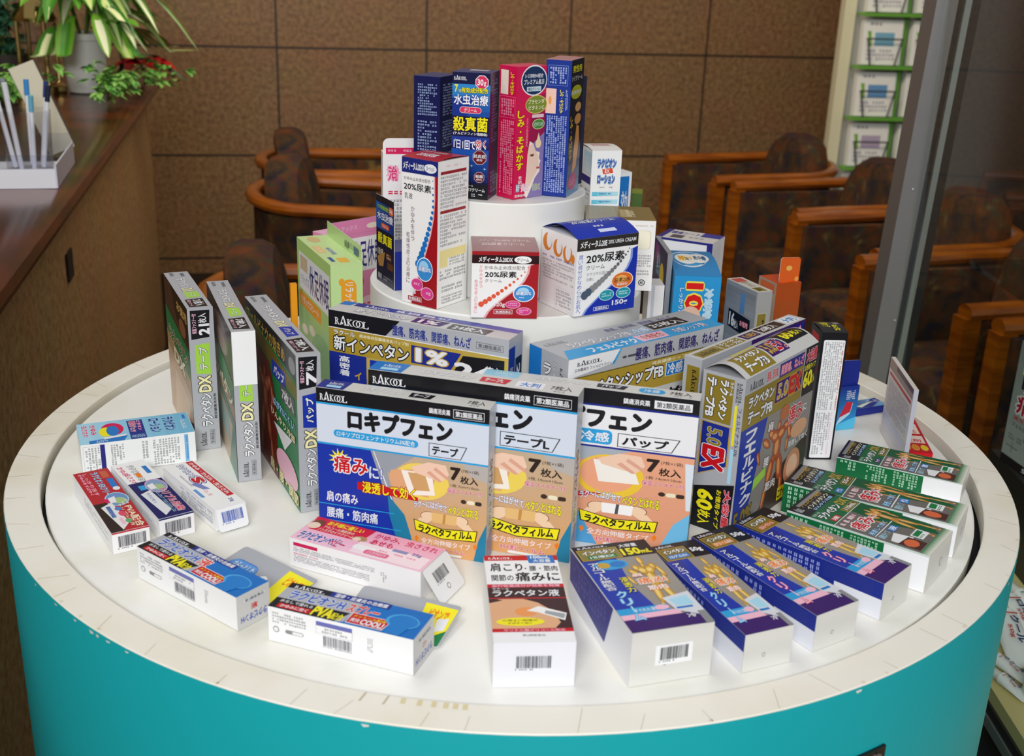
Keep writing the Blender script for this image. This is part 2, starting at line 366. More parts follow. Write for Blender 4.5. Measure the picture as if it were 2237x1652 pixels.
# counter along the left, seen from the customer side
CK = math.atan2(.54, 2.51)
ctr = thing('reception_counter', 'long brown granite counter with a red-brown wooden top, along the left side', 'counter', (-.70, .26, 0), CK)
plain('front_panel', granite('lit_counter_granite', '967048', 'BC9060', 'D2A878', 1.30, 3, -.06 - .65, -1, .003), [(-.62, -1.6, 0, -.035, 2.54, .91)], ctr)  # same granite as the wall, colour lightened to imitate stronger light on it
cb = MB(); prof = [(-.66, .91), (.0, .91), (.012, .917), (.017, .93), (.012, .943), (0, .95), (-.05, .951), (-.66, .951)]
cb.rings([[(x, y, z) for x, z in prof] for y in (-1.6, 2.56)], 'w')
cb.build('worktop', wood('counter_wood', '5A2410', '33140A', .22), ctr, True, attr=False)
lb = MB(); lb.p = 0
plain('edge_slot', mat('slot_dark', '2E1E12', .8), [(-.034, .70, .745, -.030, .76, .80)], ctr)
# ------------------------------------------------------------------ the round stand
st = thing('display_stand', 'round turquoise display stand with a worn white rim, carrying all the boxes', 'display stand', (0, 0, 0))
teal = mat('turquoise_laminate', '13A6AD', .42, 0, .4)
b = MB(); b.lathe([(.545, 0), (.55, .004), (.55, .8478), (.5496, .8488)], 'w', 128, cap=False); b.build('drum', teal, st, True, attr=False)
rimm = print_mat('worn_white_laminate', .36, .45)
_nt = rimm.node_tree; _p = _nt.nodes['Principled BSDF']; _a = _nt.nodes['Attribute']; _n = _nt.nodes.new('ShaderNodeTexNoise'); _n.inputs['Scale'].default_value = 9; _n.inputs['Detail'].default_value = 6
_rp = _nt.nodes.new('ShaderNodeMapRange'); _rp.inputs[1].default_value = .45; _rp.inputs[2].default_value = .8; _mx = _nt.nodes.new('ShaderNodeMix'); _mx.data_type = 'RGBA'; _mx.blend_type = 'MULTIPLY'; _mx.inputs[7].default_value = (.88, .85, .74, 1)
_nt.links.new(_nt.nodes['Texture Coordinate'].outputs['Object'], _n.inputs['Vector']); _nt.links.new(_n.outputs['Fac'], _rp.inputs[0]); _nt.links.new(_rp.outputs[0], _mx.inputs[0]); _nt.links.new(_a.outputs['Color'], _mx.inputs[6]); _nt.links.new(_mx.outputs[2], _p.inputs['Base Color'])
b = MB(); RI = .5155
b.lathe([(.5494, .8475), (.5494, .8492), (.5486, .850), (RI + .001, .850), (RI, .849), (RI, .826), (.548, .826), (.5494, .8475)], 'EFEBE0', 160, cap=False)
rn = random.Random(3)
def arc_poly(a, r0, r1, wd, c, z=.8502, sk=0):
    a = math.radians(a); e = wd / .53
    b.poly([(r0 * math.cos(a + sk - e / 2), r0 * math.sin(a + sk - e / 2), z), (r1 * math.cos(a - e / 2), r1 * math.sin(a - e / 2), z), (r1 * math.cos(a + e / 2), r1 * math.sin(a + e / 2), z), (r0 * math.cos(a + sk + e / 2), r0 * math.sin(a + sk + e / 2), z)], c)
for a in (-135, -128, -121, -113.5, -107.5, -103, -96.6, -92.6, -84.3, -79.6, -74, -68.2, -62.2, -54.7, -48, -43.9, -35.6, -27, -20, -13, -6, 2, 9, 17, 26, 150, 158, 166, 171, 178, 185, 190, 196, 202, 208, 214, 221):
    arc_poly(a + rn.uniform(-.6, .6), rn.uniform(.518, .535), .5482, .0006, 'CDC5B0', sk=rn.uniform(-.02, .02))
for a in range(-140, 220, 3):
    if rn.random() < .2: arc_poly(a + rn.uniform(-1, 1),   .5455, .5484, rn.uniform(.001, .004), 'E2D8C2')
for a in (-102.1, -100.1): arc_poly(a, .5165, .528, .0018, 'C4BCA4', sk=.003)
for a in (-98.6, -97.2, -96, -95, -94.2, -93.4): arc_poly(a, .517, .524, .004, 'DDD2A8')
for a in (-139, -134.5, -131, -128.4, -127.5, -126, -123.5, -100.8, -60, -33):     # chips on the turquoise edge
    t0 = math.radians(a); w_ = rn.uniform(.0012, .0035) / .55; z0 = .8470 - rn.uniform(.0, .0015)
    b.poly([(.5507 * math.cos(t0 - w_), .5507 * math.sin(t0 - w_), .8476), (.5507 * math.cos(t0 - w_ * .4), .5507 * math.sin(t0 - w_ * .4), z0 - .001), (.5507 * math.cos(t0 + w_), .5507 * math.sin(t0 + w_), z0), (.5507 * math.cos(t0 + w_), .5507 * math.sin(t0 + w_), .8476)], 'EDEDE6')
b.build('top_ring', rimm, st, True)
b = MB(); b.lathe([(.02, .8434), (.506, .8434), (.508, .842), (.508, .822), (.02, .822)][::-1], 'F1F1EC', 160, cx=-.002, cy=-.0035)
b.build('turntable', rimm, st, True)
b = MB(); b.lathe([(.02, .821), (.535, .821)], 'k', 64, cap=False); b.build('groove_base', mat('groove_black', '1A1620', .7), st, attr=False)
b = MB(); n = 10
for i in range(n):
    a0, a1 = math.radians(-61.5 + 5.9 * i / n), math.radians(-61.5 + 5.9 * (i + 1) / n)
    for r0, r1 in ((.5505, .553),):
        q = [(r1 * math.cos(a), r1 * math.sin(a), z) for a, z in ((a0, .715), (a1, .715), (a1, .7815), (a0, .7815))]; b.poly(q, 'k')
        b.poly([q[3], q[2], (r0 * math.cos(a1), r0 * math.sin(a1), .7815), (r0 * math.cos(a0), r0 * math.sin(a0), .7815)], 'k')
q = math.radians(-55.6); b.poly([(.553 * math.cos(q), .553 * math.sin(q), .715), (.5505 * math.cos(q), .5505 * math.sin(q), .715), (.5505 * math.cos(q), .5505 * math.sin(q), .7815), (.553 * math.cos(q), .553 * math.sin(q), .7815)], 'k')
lk = b.build('lock_plate', MCARD, st)
b = MB(); b.lathe([(.0, 0), (.0042, 0), (.0042, .0015), (.0025, .0028), (.0, .003)], '9A8E80', 16, cap=False); sw = b.build('screw', mat('screw_steel', '9A8E80', .3, .8), lk, True, attr=False)
a = math.radians(-56.6); sw.location = (.553 * math.cos(a), .553 * math.sin(a), .773); sw.rotation_euler = Vector((math.cos(a), math.sin(a), 0)).to_track_quat('Z', 'Y').to_euler()
def riser(label, cx, cy, r, z0, z1):
    b = MB(); b.lathe([(r - .001, z0 + .0002), (r, z0 + .001), (r, z1 - .0015), (r - .0015, z1), (.001, z1)], 'F0F0EE', 128, cap=False)
    return tag(b.build('round_riser', MWHITE, None, True, (cx, cy, 0), attr=False), label, 'display riser')
riser('wide white cylinder riser standing on the turntable', -.015, .004, .1505, .8434, T1)
riser('narrower white cylinder riser on top of the wide one', -.020, .001, .088, T1, T2)
# ------------------------------------------------------------------ tub chairs
fabm = bpy.data.materials.new('floral_upholstery'); fabm.use_nodes = True
t = fabm.node_tree; p = t.nodes['Principled BSDF']; tc = t.nodes.new('ShaderNodeTexCoord'); n1 = t.nodes.new('ShaderNodeTexNoise'); n1.inputs['Scale'].default_value = 11; n1.inputs['Detail'].default_value = 3; n1.inputs['Distortion'].default_value = 1.2
n2 = t.nodes.new('ShaderNodeTexNoise'); n2.inputs['Scale'].default_value = 16; n2.inputs['Detail'].default_value = 3
for n in (n1, n2): t.links.new(tc.outputs['Object'], n.inputs['Vector'])
r1 = t.nodes.new('ShaderNodeValToRGB'); cr = r1.color_ramp; cr.elements[0].position = .30; cr.elements[0].color = col('1A2030')[:3] + (1,); cr.elements[1].position = .72; cr.elements[1].color = col('8A6A34')[:3] + (1,)
for q, c in ((.40, '2C2018'), (.47, '43301E'), (.54, '5A2C1A'), (.58, '3A3A26'), (.64, '5E4A2A')): cr.elements.new(q).color = col(c)[:3] + (1,)
r2 = t.nodes.new('ShaderNodeValToRGB'); cr = r2.color_ramp; cr.elements[0].position = .36; cr.elements[0].color = col('141C34')[:3] + (1,); cr.elements[1].position = .70; cr.elements[1].color = col('6E3A1C')[:3] + (1,); cr.elements.new(.5).color = col('3C3020')[:3] + (1,)
mx = t.nodes.new('ShaderNodeMix'); mx.data_type = 'RGBA'; mx.inputs[0].default_value = .45; t.links.new(n1.outputs['Fac'], r1.inputs[0]); t.links.new(n2.outputs['Fac'], r2.inputs[0]); t.links.new(r1.outputs[0], mx.inputs[6]); t.links.new(r2.outputs[0], mx.inputs[7]); t.links.new(mx.outputs[2], p.inputs['Base Color']); p.inputs['Roughness'].default_value = .9; p.inputs['Specular IOR Level'].default_value = .15
cwood = wood('chair_wood', '98520F', '6E3408', .2)
def upath(hw, xf, xb, n=12):
    """plan of the tub: along one arm, round the back, along the other"""
    pts = [(xf, -hw), (xb + hw * .75, -hw)]
    for i in range(1, n): a = -PI / 2 - PI * i / n; pts.append((xb + hw * .75 + .75 * hw * math.cos(a), hw * math.sin(a)))
    pts += [(xb + hw * .75, hw), (xf, hw)]; return pts
def make_chair(label, group):
    R = thing('tub_chair', label, 'chair', group=group); hw, xf, xb = .225, .27, -.27; P = upath(hw, xf, xb)
    b = MB(); b.tube([(x, y, .655 + .018 * max(0, -x) / .27) for x, y in P], [.026] + [.024] * (len(P) - 2) + [.026], 'w', 10, .8); b.build('arm_rail', cwood, R, True, attr=False)
    b = MB(); Q = upath(hw - .045, xf - .02, xb + .045); O = upath(hw, xf - .01, xb)
    b.rings([[(x, y, z) for x, y in O] for z in (.14, .64)], 'w', False, False); b.rings([[(x, y, z) for x, y in Q] for z in (.64, .14)], 'w', False, False); n = len(O)
    for z in (.64, .14):
        for i in range(n - 1): b.poly([(*O[i], z), (*O[i + 1], z), (*Q[i + 1], z), (*Q[i], z)], 'w')
    for i in (0, n - 1): b.poly([(*O[i], .14), (*O[i], .64), (*Q[i], .64), (*Q[i], .14)], 'w')
    b.build('side_shell', fabm, R, True, attr=False)
    b = MB(); rs = []
    for z, s in ((.27, .94), (.29, 1), (.40, 1), (.435, .96), (.45, .86)): rs.append([(.03 + x * s, y * s, z) for x, y in ((.23, -.19), (.23, .19), (.16, .2), (-.17, .19), (-.21, .1), (-.21, -.1), (-.17, -.19), (.16, -.2))])
    b.rings(rs, 'w'); b.build('seat', fabm, R, True, attr=False)
    b = MB(); rs = []; m = 20
    for dx, s in ((-.055, .80), (-.048, .93), (-.02, 1), (.025, 1), (.05, .92), (.058, .78)):
        ring = []
        for j in range(m):
            a = 2 * PI * j / m; y = .165 * s * math.copysign(abs(math.cos(a)) ** .7, math.cos(a)); z = .605 + .18 * s * math.copysign(abs(math.sin(a)) ** .8, math.sin(a)); ring.append((-.145 + dx - .16 * (z - .6), y, z))
        rs.append(ring)
    b.rings(rs, 'w'); b.build('backrest', fabm, R, True, attr=False)
    for x, y in ((xf - .012, -hw + .005), (xf - .012, hw - .005)):
        b = MB(); b.box(x - .022, y - .022, 0, x + .022, y + .022, .645); b.build('leg', cwood, R, attr=False)
    for y in (-.17, .17):
        b = MB(); b.box(-.2, y - .02, 0, -.16, y + .02, .2); b.build('leg', cwood, R, attr=False)
    return R
GR_, GL_ = 'tub chairs in a row on the right', 'tub chairs on the left in front of the wall'
ch0 = make_chair('tub chair nearest the back wall in the right-hand row', GR_)
def put(o, x, y, fx, fy): o.location = (x, y, 0); o.rotation_euler.z = math.atan2(fy, fx)
LR = ['tub chair second from the back wall in the right-hand row', 'tub chair third from the back wall, its rail running behind the steel post', 'tub chair fourth from the back wall, its arm end just left of the steel post', 'tub chair nearest the viewer on the right, seen through the showcase glass']
for i, (fx_, fy_) in enumerate(((.56, 3.22), (.73, 2.70), (.83, 2.20), (.89, 1.69), (1.03, 1.15))):
    o = ch0 if i == 0 else copy_tree(ch0)
    if i: o['label'] = LR[i - 1]
    f = Vector((-.955, -.26)).normalized() if i < 4 else Vector((-.97, -.2)).normalized(); wv = Vector((-f.y, f.x)) * -1
    wv = Vector((.25, -.965)).normalized()
    c = Vector((fx_, fy_)) + wv * .225 - f * .27; put(o, c.x, c.y, f.x, f.y)
for x, y, fx_, fy_, lb_ in ((-.64, 2.84, .97, .2, 'tub chair farthest back on the left, against the brown wall'), (-.54, 2.27, 1, -.02, 'tub chair in the middle on the left, its rail curving round a dark cushion'), (-.40, 1.17, .98, .16, 'tub chair nearest on the left, rounded floral back above the silver boxes')):
    o = copy_tree(ch0); o['label'] = lb_; o['group'] = GL_; put(o, x, y, fx_, fy_)
# ------------------------------------------------------------------ glass showcase on the right
sh = thing('glass_showcase', 'tall steel-framed glass showcase at the right edge', 'showcase', (.66, .72, 0))
steel = mat('brushed_steel', '8E8C8C', .38, .55); stl2 = mat('steel_edge', 'A8B0AE', .3, .6); dk = mat('dark_gasket', '1C1E20', .5)
pv = bpy.data.objects.new('corner_post', None)
pb = MB(); pb.box(-.034, -.03, 0, .0, .03, 2.3); po = pb.build('corner_post', steel, sh, attr=False)
pb = MB(); pb.box(.0, -.02, 0, .012, .02, 2.3); pb.build('gasket', dk, po, attr=False)
pb = MB(); pb.box(.012, -.03, 0, .022, -.01, 2.3); pb.build('glass_edge', stl2, po, attr=False)
pb = MB(); pb.box(.022, -.02, 0, .040, .02, 2.3); pb.build('gasket', dk, po, attr=False)
pb = MB(); pb.lathe([(0, 0), (.003, 0), (.002, .0015), (0, .002)], 'w', 10, cap=False)
for dx, z in ((-.016, 1.03), (-.004, .80)):
    s_ = pb.build('screw', stl2, po, attr=False); s_.location = (dx, -.03, z); s_.rotation_euler = (PI / 2, 0, 0)
po.rotation_euler = (0, math.radians(2.0), 0); po.location = (-.025, 0, 0)
def glass_mat(name, tint, ior_rough=.0):
    m = bpy.data.materials.new(name); m.use_nodes = True; t = m.node_tree; t.nodes.clear(); o = t.nodes.new('ShaderNodeOutputMaterial'); tr = t.nodes.new('ShaderNodeBsdfTransparent'); g = t.nodes.new('ShaderNodeBsdfGlossy'); fr = t.nodes.new('ShaderNodeFresnel'); mx = t.nodes.new('ShaderNodeMixShader')
    tr.inputs[0].default_value = tint; g.inputs['Roughness'].default_value = ior_rough; fr.inputs[0].default_value = 1.5
    ge = t.nodes.new('ShaderNodeNewGeometry'); mm = t.nodes.new('ShaderNodeMath'); mm.operation = 'SUBTRACT'; mm.use_clamp = True; t.links.new(fr.outputs[0], mm.inputs[0]); t.links.new(ge.outputs['Backfacing'], mm.inputs[1]); t.links.new(mm.outputs[0], mx.inputs[0]); t.links.new(tr.outputs[0], mx.inputs[1]); t.links.new(g.outputs[0], mx.inputs[2]); t.links.new(mx.outputs[0], o.inputs[0]); return m
GL = glass_mat('clear_glass', (.96, .98, .97, 1))
plain('glass_pane', GL, [(-.003, -1.5, .05, .003, -.04, 2.3)], sh)
plain('glass_shelf', glass_mat('green_edge_glass', (.82, .90, .87, 1), .05), [(.07, -1.4, .930, .6, -.12, .938)], sh)
# ------------------------------------------------------------------ where every box stands: x, y, turn, width, depth, height, level
POSE = {
'A1':(-0.3767,0.0171,25.3,0.0275,0.1552,0.1657,TD),'A2':(-0.3151,-0.0398,21.6,0.0243,0.1961,0.1670,TD),'A3':(-0.2479,-0.1000,25.8,0.0243,0.2133,0.1674,TD),
'B1':(-0.1018,-0.2583,-14.7,0.1676,0.0207,0.1541,TD),'B2':(-0.0388,-0.2467,-15.1,0.2008,0.0239,0.1679,TD),'B3':(0.0693,-0.2315,-13.1,0.2055,0.0191,0.1600,TD),
'C':(-0.0942,-0.1479,-23.5,0.2012,0.0330,0.1913,TD),'D':(0.1137,-0.1265,38.1,0.2128,0.0593,0.1775,TD),'E':(0.2466,-0.1461,52.0,0.1580,0.0459,0.1666,TD),'F':(0.2432,-0.0812,48.6,0.2070,0.0209,0.1650,TD),
'G':(0.3507,-0.0017,3.4,0.0289,0.0399,0.1532,TD),'H':(0.3992,0.0868,19.1,0.0307,0.0300,0.0567,TD),
'K1':(0.4321,-0.0685,-27.6,0.1329,0.0553,0.0219,TD),'K2':(0.3668,-0.1816,-30.1,0.1715,0.0531,0.0348,TD),'K3':(0.3411,-0.2501,-37.0,0.1387,0.0638,0.0385,TD),
'L1':(0.2846,-0.2950,-43.3,0.1533,0.0507,0.0359,TD),'L2':(0.2304,-0.3402,-57.0,0.1567,0.0495,0.0343,TD),'L3':(0.1780,-0.3736,-66.3,0.1535,0.0462,0.0347,TD),'L4':(0.1067,-0.4005,-72.2,0.1400,0.0699,0.0484,TD),
'M':(0.0142,-0.4139,5.2,0.0640,0.1357,0.0403,TD),'N1':(-0.2680,-0.3645,-36.8,0.1337,0.0349,0.0317,TD),'N2':(-0.1288,-0.4323,-19.1,0.1294,0.0400,0.0323,TD),'O':(-0.1308,-0.3128,-23.9,0.1364,0.0469,0.0290,TD),
'P1':(-0.4143,-0.0825,24.0,0.1174,0.0598,0.0352,TD),'P2':(-0.3946,-0.2278,33.4,0.0345,0.1463,0.0218,TD),'P3':(-0.3617,-0.2027,36.3,0.0340,0.1417,0.0231,TD),'P4':(-0.3129,-0.1894,39.8,0.0321,0.1215,0.0226,TD),
'Q1':(-0.0880,-0.0940,-34.9,0.0461,0.0484,0.1482,T1),'Q2':(-0.0169,-0.1185,3.9,0.0654,0.0608,0.0676,T1),'Q3':(0.0697,-0.0908,33.3,0.0760,0.0616,0.0790,T1),'Q4':(-0.1305,-0.0352,-61.7,0.0502,0.0300,0.0945,T1),
'Q6':(0.1058,0.0035,0.5,0.0738,0.0700,0.0772,T1),'Q7':(0.0865,0.0738,14.2,0.0347,0.0494,0.1370,T1),'Q5':(-0.1300,0.0480,12.0,0.0560,0.0200,0.1290,T1),'Q8':(0.1360,0.3635,28.9,0.0224,0.0240,0.2566,TD),'Q9':(0.1670,0.4190,-6.2,0.0150,0.0360,0.2190,TD),
'R2':(-0.0510,-0.0500,-13.1,0.0391,0.0360,0.1257,T2),'R3':(-0.0038,-0.0426,42.7,0.0407,0.0255,0.1325,T2),'R4':(0.0392,-0.0173,72.6,0.0484,0.0268,0.1386,T2),'R1':(-0.0940,-0.0100,68.1,0.0439,0.0300,0.1168,T2),'R5':(0.0500,0.0310,-39.1,0.0142,0.0300,0.1161,T2),
'S1':(-0.2369,0.1480,25.4,0.0393,0.1515,0.1850,TD),'S4':(0.2130,0.1427,-1.8,0.0553,0.1235,0.1850,TD),'S7':(0.2778,0.1068,-65.8,0.0644,0.0215,0.1700,TD),'S8':(0.3398,0.2171,20.6,0.0366,0.0425,0.1499,TD),'S2':(-0.2318,0.2796,46.1,0.0868,0.0391,0.1800,TD),
'S5':(0.2400,0.3558,-26.4,0.0824,0.0544,0.1700,TD),'S6':(0.1766,0.1490,3.3,0.0060,0.0907,0.2050,TD),'S3':(-0.2850,0.1640,20.0,0.0080,0.0080,0.1350,TD),'I':(0.4489,0.1387,25.4,0.0497,0.0248,0.0096,TD),'J':(0.4480,0.0150,-4.1,0.0050,0.1140,0.0962,TD),'Jr':(0.4775,0.0565,-6.4,0.0337,0.1265,0.0065,TD),
'Q10':(-0.0900,0.0900,20.0,0.0500,0.0160,0.1750,T1),'S9':(0.1560,0.0480,4.0,0.0180,0.0300,0.1850,TD)}
# ------------------------------------------------------------------ silver pain-patch boxes on the left
SILV = 'silver pain-patch boxes standing on edge on the left'
def silver_box(key, label, n, word, wc, back, sticker=False):
    B = Carton(key, 'patch_box', label, base='s', group=SILV)
    B.body.c[-6:] = [col('s')] * 6
    f = B.F('Fl')       # spine, read from bottom to top
    f.rk(.03, .2, .13, .46, 'k'); f.fr(.04, .62, .14, .78, 'k', .0003); f.r(.04, .62, .14, .78, 's'); f.t('第2類医薬品', .045, .64, .135, .76, 'ds')
    f.t('ラクール', .19, .12, .25, .26, 'w', 'k', ow=.05)
    f.t('ラクペタン', .17, .3, .41, .75, 'w', 'k', .04, ow=.07); f.t('経皮鎮痛消炎剤', .22, .82, .40, .93, 'k')
    f.t('DX', .42, .3, .53, .74, 'ye', 'k', .05, ow=.06)
    f.p([(.55, .22), (.75, .22), (.76, .78), (.54, .78)], wc); f.t(word, .575, .34, .735, .68, 'w', 'k', .03, ow=.06)
    f.p([(.79, .10), (.99, .10), (.985, .86), (.80, .80)], 'k'); f.t(n, .82, .42, .89, .80, 'w', b=.05); f.t('枚入', .90, .40, .965, .72, 'w'); f.t('保温ファスナー付', .83, .15, .965, .32, 'lp', b=.03)
    g = B.F('T' + 'r')  # lid, read from back to front
    g.rk(.02, .60, .12, .80, 'ds'); g.t('第2類医薬品', .04, .22, .14, .38, 'ds')
    g.t('ラクペタン', .2, .28, .47, .72, 'w', 'ds', .03, ow=.05); g.t('DX', .48, .28, .57, .72, 'ye', 'ds', .03, ow=.05)
    g.p([(.58, .18), (.72, .18), (.73, .72), (.57, .72)], wc); g.t(word, .6, .3, .7, .62, 'w', 'k', ow=.04)
    g.p([(.76, .16), (.97, .16), (.96, .86), (.77, .86)], 'k'); g.t(n + '枚入', .79, .22, .94, .60, 'w', b=.04); g.t('保温ファスナー付', .79, .66, .94, .8, 'lp', b=.03)
    h = B.F('L')        # the broad printed side
    back(h)
    if sticker: B.panel('price_sticker', (-B.w / 2 + .0004, -B.d / 2 - .0008, B.h + .0002), (B.w - .0004, 0, 0), (0, 0, -.058), 'F6F8F8', label='blank white sticker over the upper spine')
    return B.done()
def back1(h):
    h.r(0, 0, 1, 1, '4A2E22'); h.p([(.3, 0), (1, 0), (1, .28), (.5, .2)], '26150F'); h.e(.75, .2, .14, .06, '8A5636'); h.t('お徳用', .55, .05, .95, .12, 'd8b060', b=.03)
    h.p([(0, .22), (1, .30), (1, .50), (0, .40)], 'gn'); h.p([(.0, .40), (1, .50), (1, .62), (0, .50)], 'A98A5E'); h.p([(0, .5), (1, .62), (1, 1), (0, 1)], 'C9A98A')
    h.t('ラクペタン', .1, .33, .9, .43, 'dg', 'w', .04, ow=.05); h.t('DX', .3, .45, .8, .55, 'cr', 'ds', .04)
    h.p([(.3, .62), (.9, .68), (.8, 1), (.2, 1)], 'DDBFA0'); h.p([(.8, .85), (1, .8), (1, 1), (.8, 1)], 'n')
def back2(h):
    h.r(0, 0, 1, 1, '3A302C'); h.e(.55, .16, .3, .12, '7A6A66'); h.e(.6, .2, .2, .07, 'A08C86'); h.p([(0, .22), (1, .34), (1, .5), (0, .4)], 'gn'); h.p([(0, .4), (1, .5), (1, .60), (0, .5)], 'A98A5E'); h.t('ラクペタン', .1, .42, .95, .54, 'cr', 'ds', .04, ow=.05)
    h.p([(0, .5), (1, .6), (1, 1), (0, 1)], '5E8A78'); h.p([(.2, .58), (.9, .66), (.7, 1), (.1, 1)], 'C8B49A'); h.r(.3, .66, .75, .84, '9FB8B0')
def back3(h):
    h.r(0, 0, 1, 1, 'gn'); h.p([(0, 0), (1, 0), (1, .17), (0, .06)], 'k'); h.t('フェルビナクの効きめ', .05, .035, .8, .13, 'gd', b=.04); h.e(.93, .09, .06, .05, 'gy')
    h.p([(0, .08), (1, .19), (1, .28), (.0, .20)], 'dg'); h.r(.55, .2, .8, .3, 'b'); h.t('パップ', .58, .22, .78, .285, 'w', b=.04)
    h.p([(0, .2), (.5, .25), (.6, .45), (.6, 1), (0, 1)], '6A1E12'); h.fig(.1, .25, .62, .98, 'A04A2C', 'C87A4A', False); h.r(.7, .29, .96, .40, 'ds'); h.t('7枚入', .73, .31, .94, .385, 'w', b=.04)
    h.t('はがれにくい', .55, .44, .95, .50, 'lc', 'n2', .03); h.t('ひんやり冷却', .5, .53, .95, .58, 'ye', 'ds', .03); h.p([(.55, .62), (.9, .58), (.75, .72)], 'w'); h.e(.78, .83, .2, .1, 'lp'); h.t('肩・腰・関節', .45, .9, .98, .98, 'ye', 'dg', .03)
silver_box('A1', 'silver patch box with a black 21 block, leftmost of the standing trio on the left', '21', 'テープ', 'lg', back1)
silver_box('A2', 'silver patch box with a blank white sticker, middle of the standing trio on the left', '7', 'テープL', 'lg', back2, True)
silver_box('A3', 'silver patch box with a blue spine block, right of the standing trio', '7', 'パップ', 'b', back3)
# ------------------------------------------------------------------ white-fronted patch boxes in the middle
WHITE = 'white-fronted patch boxes with a black top band'
def white_box(key, label, kind):
    B = Carton(key, 'patch_box', label, base='E4E8EC', group=WHITE, fcol='D3D2CE', cols=dict(R='C9CBCF'))
    blue3 = kind == 'パップ'
    f = B.F('F'); ln = 'n2' if blue3 else 'c'
    f.r(0, 0, 1, .092, 'k'); f.rk(.02, .022, .185, .078, 'w'); f.t('鎮痛消炎薬', .66, .035, .78, .07, 'w', b=.03)
    if blue3: f.r(.80, .028, .97, .078, 'w'); f.t('第2類医薬品', .81, .036, .96, .07, 'k')
    else: f.fr(.80, .028, .97, .078, 'w', .0004); f.r(.80, .028, .97, .078, 'k'); f.t('第2類医薬品', .81, .036, .96, .07, 'w', b=.03)
    f.r(0, .092, 1, .104, ln); f.r(0, .104, 1, .352, 'w' if blue3 else 'pb'); f.r(0, .352, 1, .364, ln)
    f.t('ロキプフェン', .19, .118, .79, .235, 'k', b=.075)
    if blue3: f.rr(.46, .25, .62, .34, 'c'); f.t('冷感', .475, .265, .605, .325, 'w', b=.04)
    else: f.rr(.10, .258, .60, .305, 'c', .5); f.t('ロキソプロフェンナトリウム5%配合', .12, .266, .58, .298, 'w', b=.02)
    if kind == 'テープL': f.rr(.30, .25, .61, .33, 'n2'); f.rr(.303, .253, .607, .327, 'w'); f.t('大判サイズ', .33, .265, .59, .318, 'n2', b=.03)
    x0 = .66 if kind == 'テープ' else .645; x1 = .88 if kind == 'テープ' else .93
    f.p([(x0, .258), (x1, .258), (x1 - .035, .345), (x0, .345)], 'k'); f.p([(x0 + .004, .262), (x1 - .007, .262), (x1 - .038, .341), (x0 + .004, .341)], 'w' if blue3 else 'pb'); f.t(kind, x0 + .02, .272, x1 - .05, .332, 'k', b=.04)
    # picture
    f.gr(0, .364, 1, 1, 'E9A988' if blue3 else 'C3AE92', 'DE9A78' if blue3 else 'E0A468', 12)
    if blue3:
        f.p([(0, .364), (.55, .364), (.46, .46), (.44, .7), (.58, 1), (0, 1)], '4C9BD0'); f.p([(.30, .364), (.72, .364), (.60, .41), (.46, .46)], 'A9B2BC'); f.p([(1, .72), (.93, .80), (.86, 1), (1, 1)], '6FBCE6'); f.p([(1, .40), (.96, .40), (.98, .7), (1, .7)], 'DDE6EE')
        f.e(.62, .54, .16, .14, 'F0C83C'); f.e(.61, .53, .13, .115, 'F0A884'); f.p([(.54, .44), (.72, .44), (.76, .57), (.57, .58)], 'F6F2EA'); f.p([(.44, .66), (.62, .655), (.44, .70)], 'r')
    else:
        f.p([(0, .364), (.36, .364), (.55, 1), (0, 1)], 'b'); f.p([(.32, .364), (.58, .364), (.50, .43), (.42, .50), (.45, .62), (.40, .62)], 'ba'); f.p([(.335, .364), (.34, .364), (.565, 1), (.555, 1)], 'w')
        f.p([(.42, .64), (.52, .76), (.56, .9), (.57, 1), (.49, 1), (.43, .78)], 'tl'); f.p([(.85, .364), (1, .364), (1, .47), (.9, .44)], 'B8B2AE'); f.p([(1, .74), (.955, .86), (.93, 1), (1, 1)], 'tl')
        f.e(.62, .52, .16, .12, 'F0D45C'); f.p([(.44, .47), (.62, .44), (.70, .50), (.66, .62), (.46, .60), (.43, .53)], 'E2A97C'); f.p([(.50, .46), (.68, .46), (.70, .60), (.55, .62)], 'F7F0E4'); f.p([(.54, .47), (.64, .465), (.67, .575), (.58, .585)], 'D2A36A')
        f.star(.13, .45, .065, 'y', 11, .45); f.star(.135, .455, .04, 'o', 11, .5)
        f.t('痛み', .10, .425, .30, .535, 'r', 'w', .05, ow=.07); f.t('に!', .31, .47, .39, .55, 'pb', 'n2', .03); f.p([(.24, .585), (.38, .58), (.60, .63), (.60, .655), (.24, .635)], 'r'); f.t('浸透して効く', .27, .575, .585, .65, 'y', 'dr', .04, ow=.06)
        f.t('肩の痛み', .05, .675, .24, .745, 'w', b=.04); f.r(0, .762, .46, .768, 'c'); f.t('腰痛・筋肉痛', .05, .785, .36, .855, 'w', b=.04); f.r(0, .872, .5, .878, 'c'); f.p([(.2, .93), (.27, .905), (.36, .96), (.2, .96)], 'ba'); f.t('1日1回', .33, .92, .47, .965, 'y', 'u', .03)
    # hand, count, film banner
    f.p([(.56, .43), (.66, .385), (.76, .39), (.78, .45), (.74, .50), (.68, .49), (.58, .465)], 'F2CDB4'); f.p([(.70, .41), (.78, .47), (.77, .485), (.69, .43)], 'E0A890'); f.p([(.67, .44), (.74, .50), (.72, .505), (.65, .455)], 'E0A890')
    f.t('7', .79, .40, .84, .475, '2A1C16', b=.06); f.t('(7枚×1袋)', .85, .40, .95, .425, '5A463C'); f.t('枚入', .845, .445, .945, .495, '2A1C16', b=.05); f.t('1枚 7cm×10cm' if kind == 'テープ' else '1枚 14cm×10cm', .79, .505, .95, .525, '5A463C'); f.t('保温ファスナー付', .77, .535, .965, .565, 'pk', 'w', .02, ow=.05)
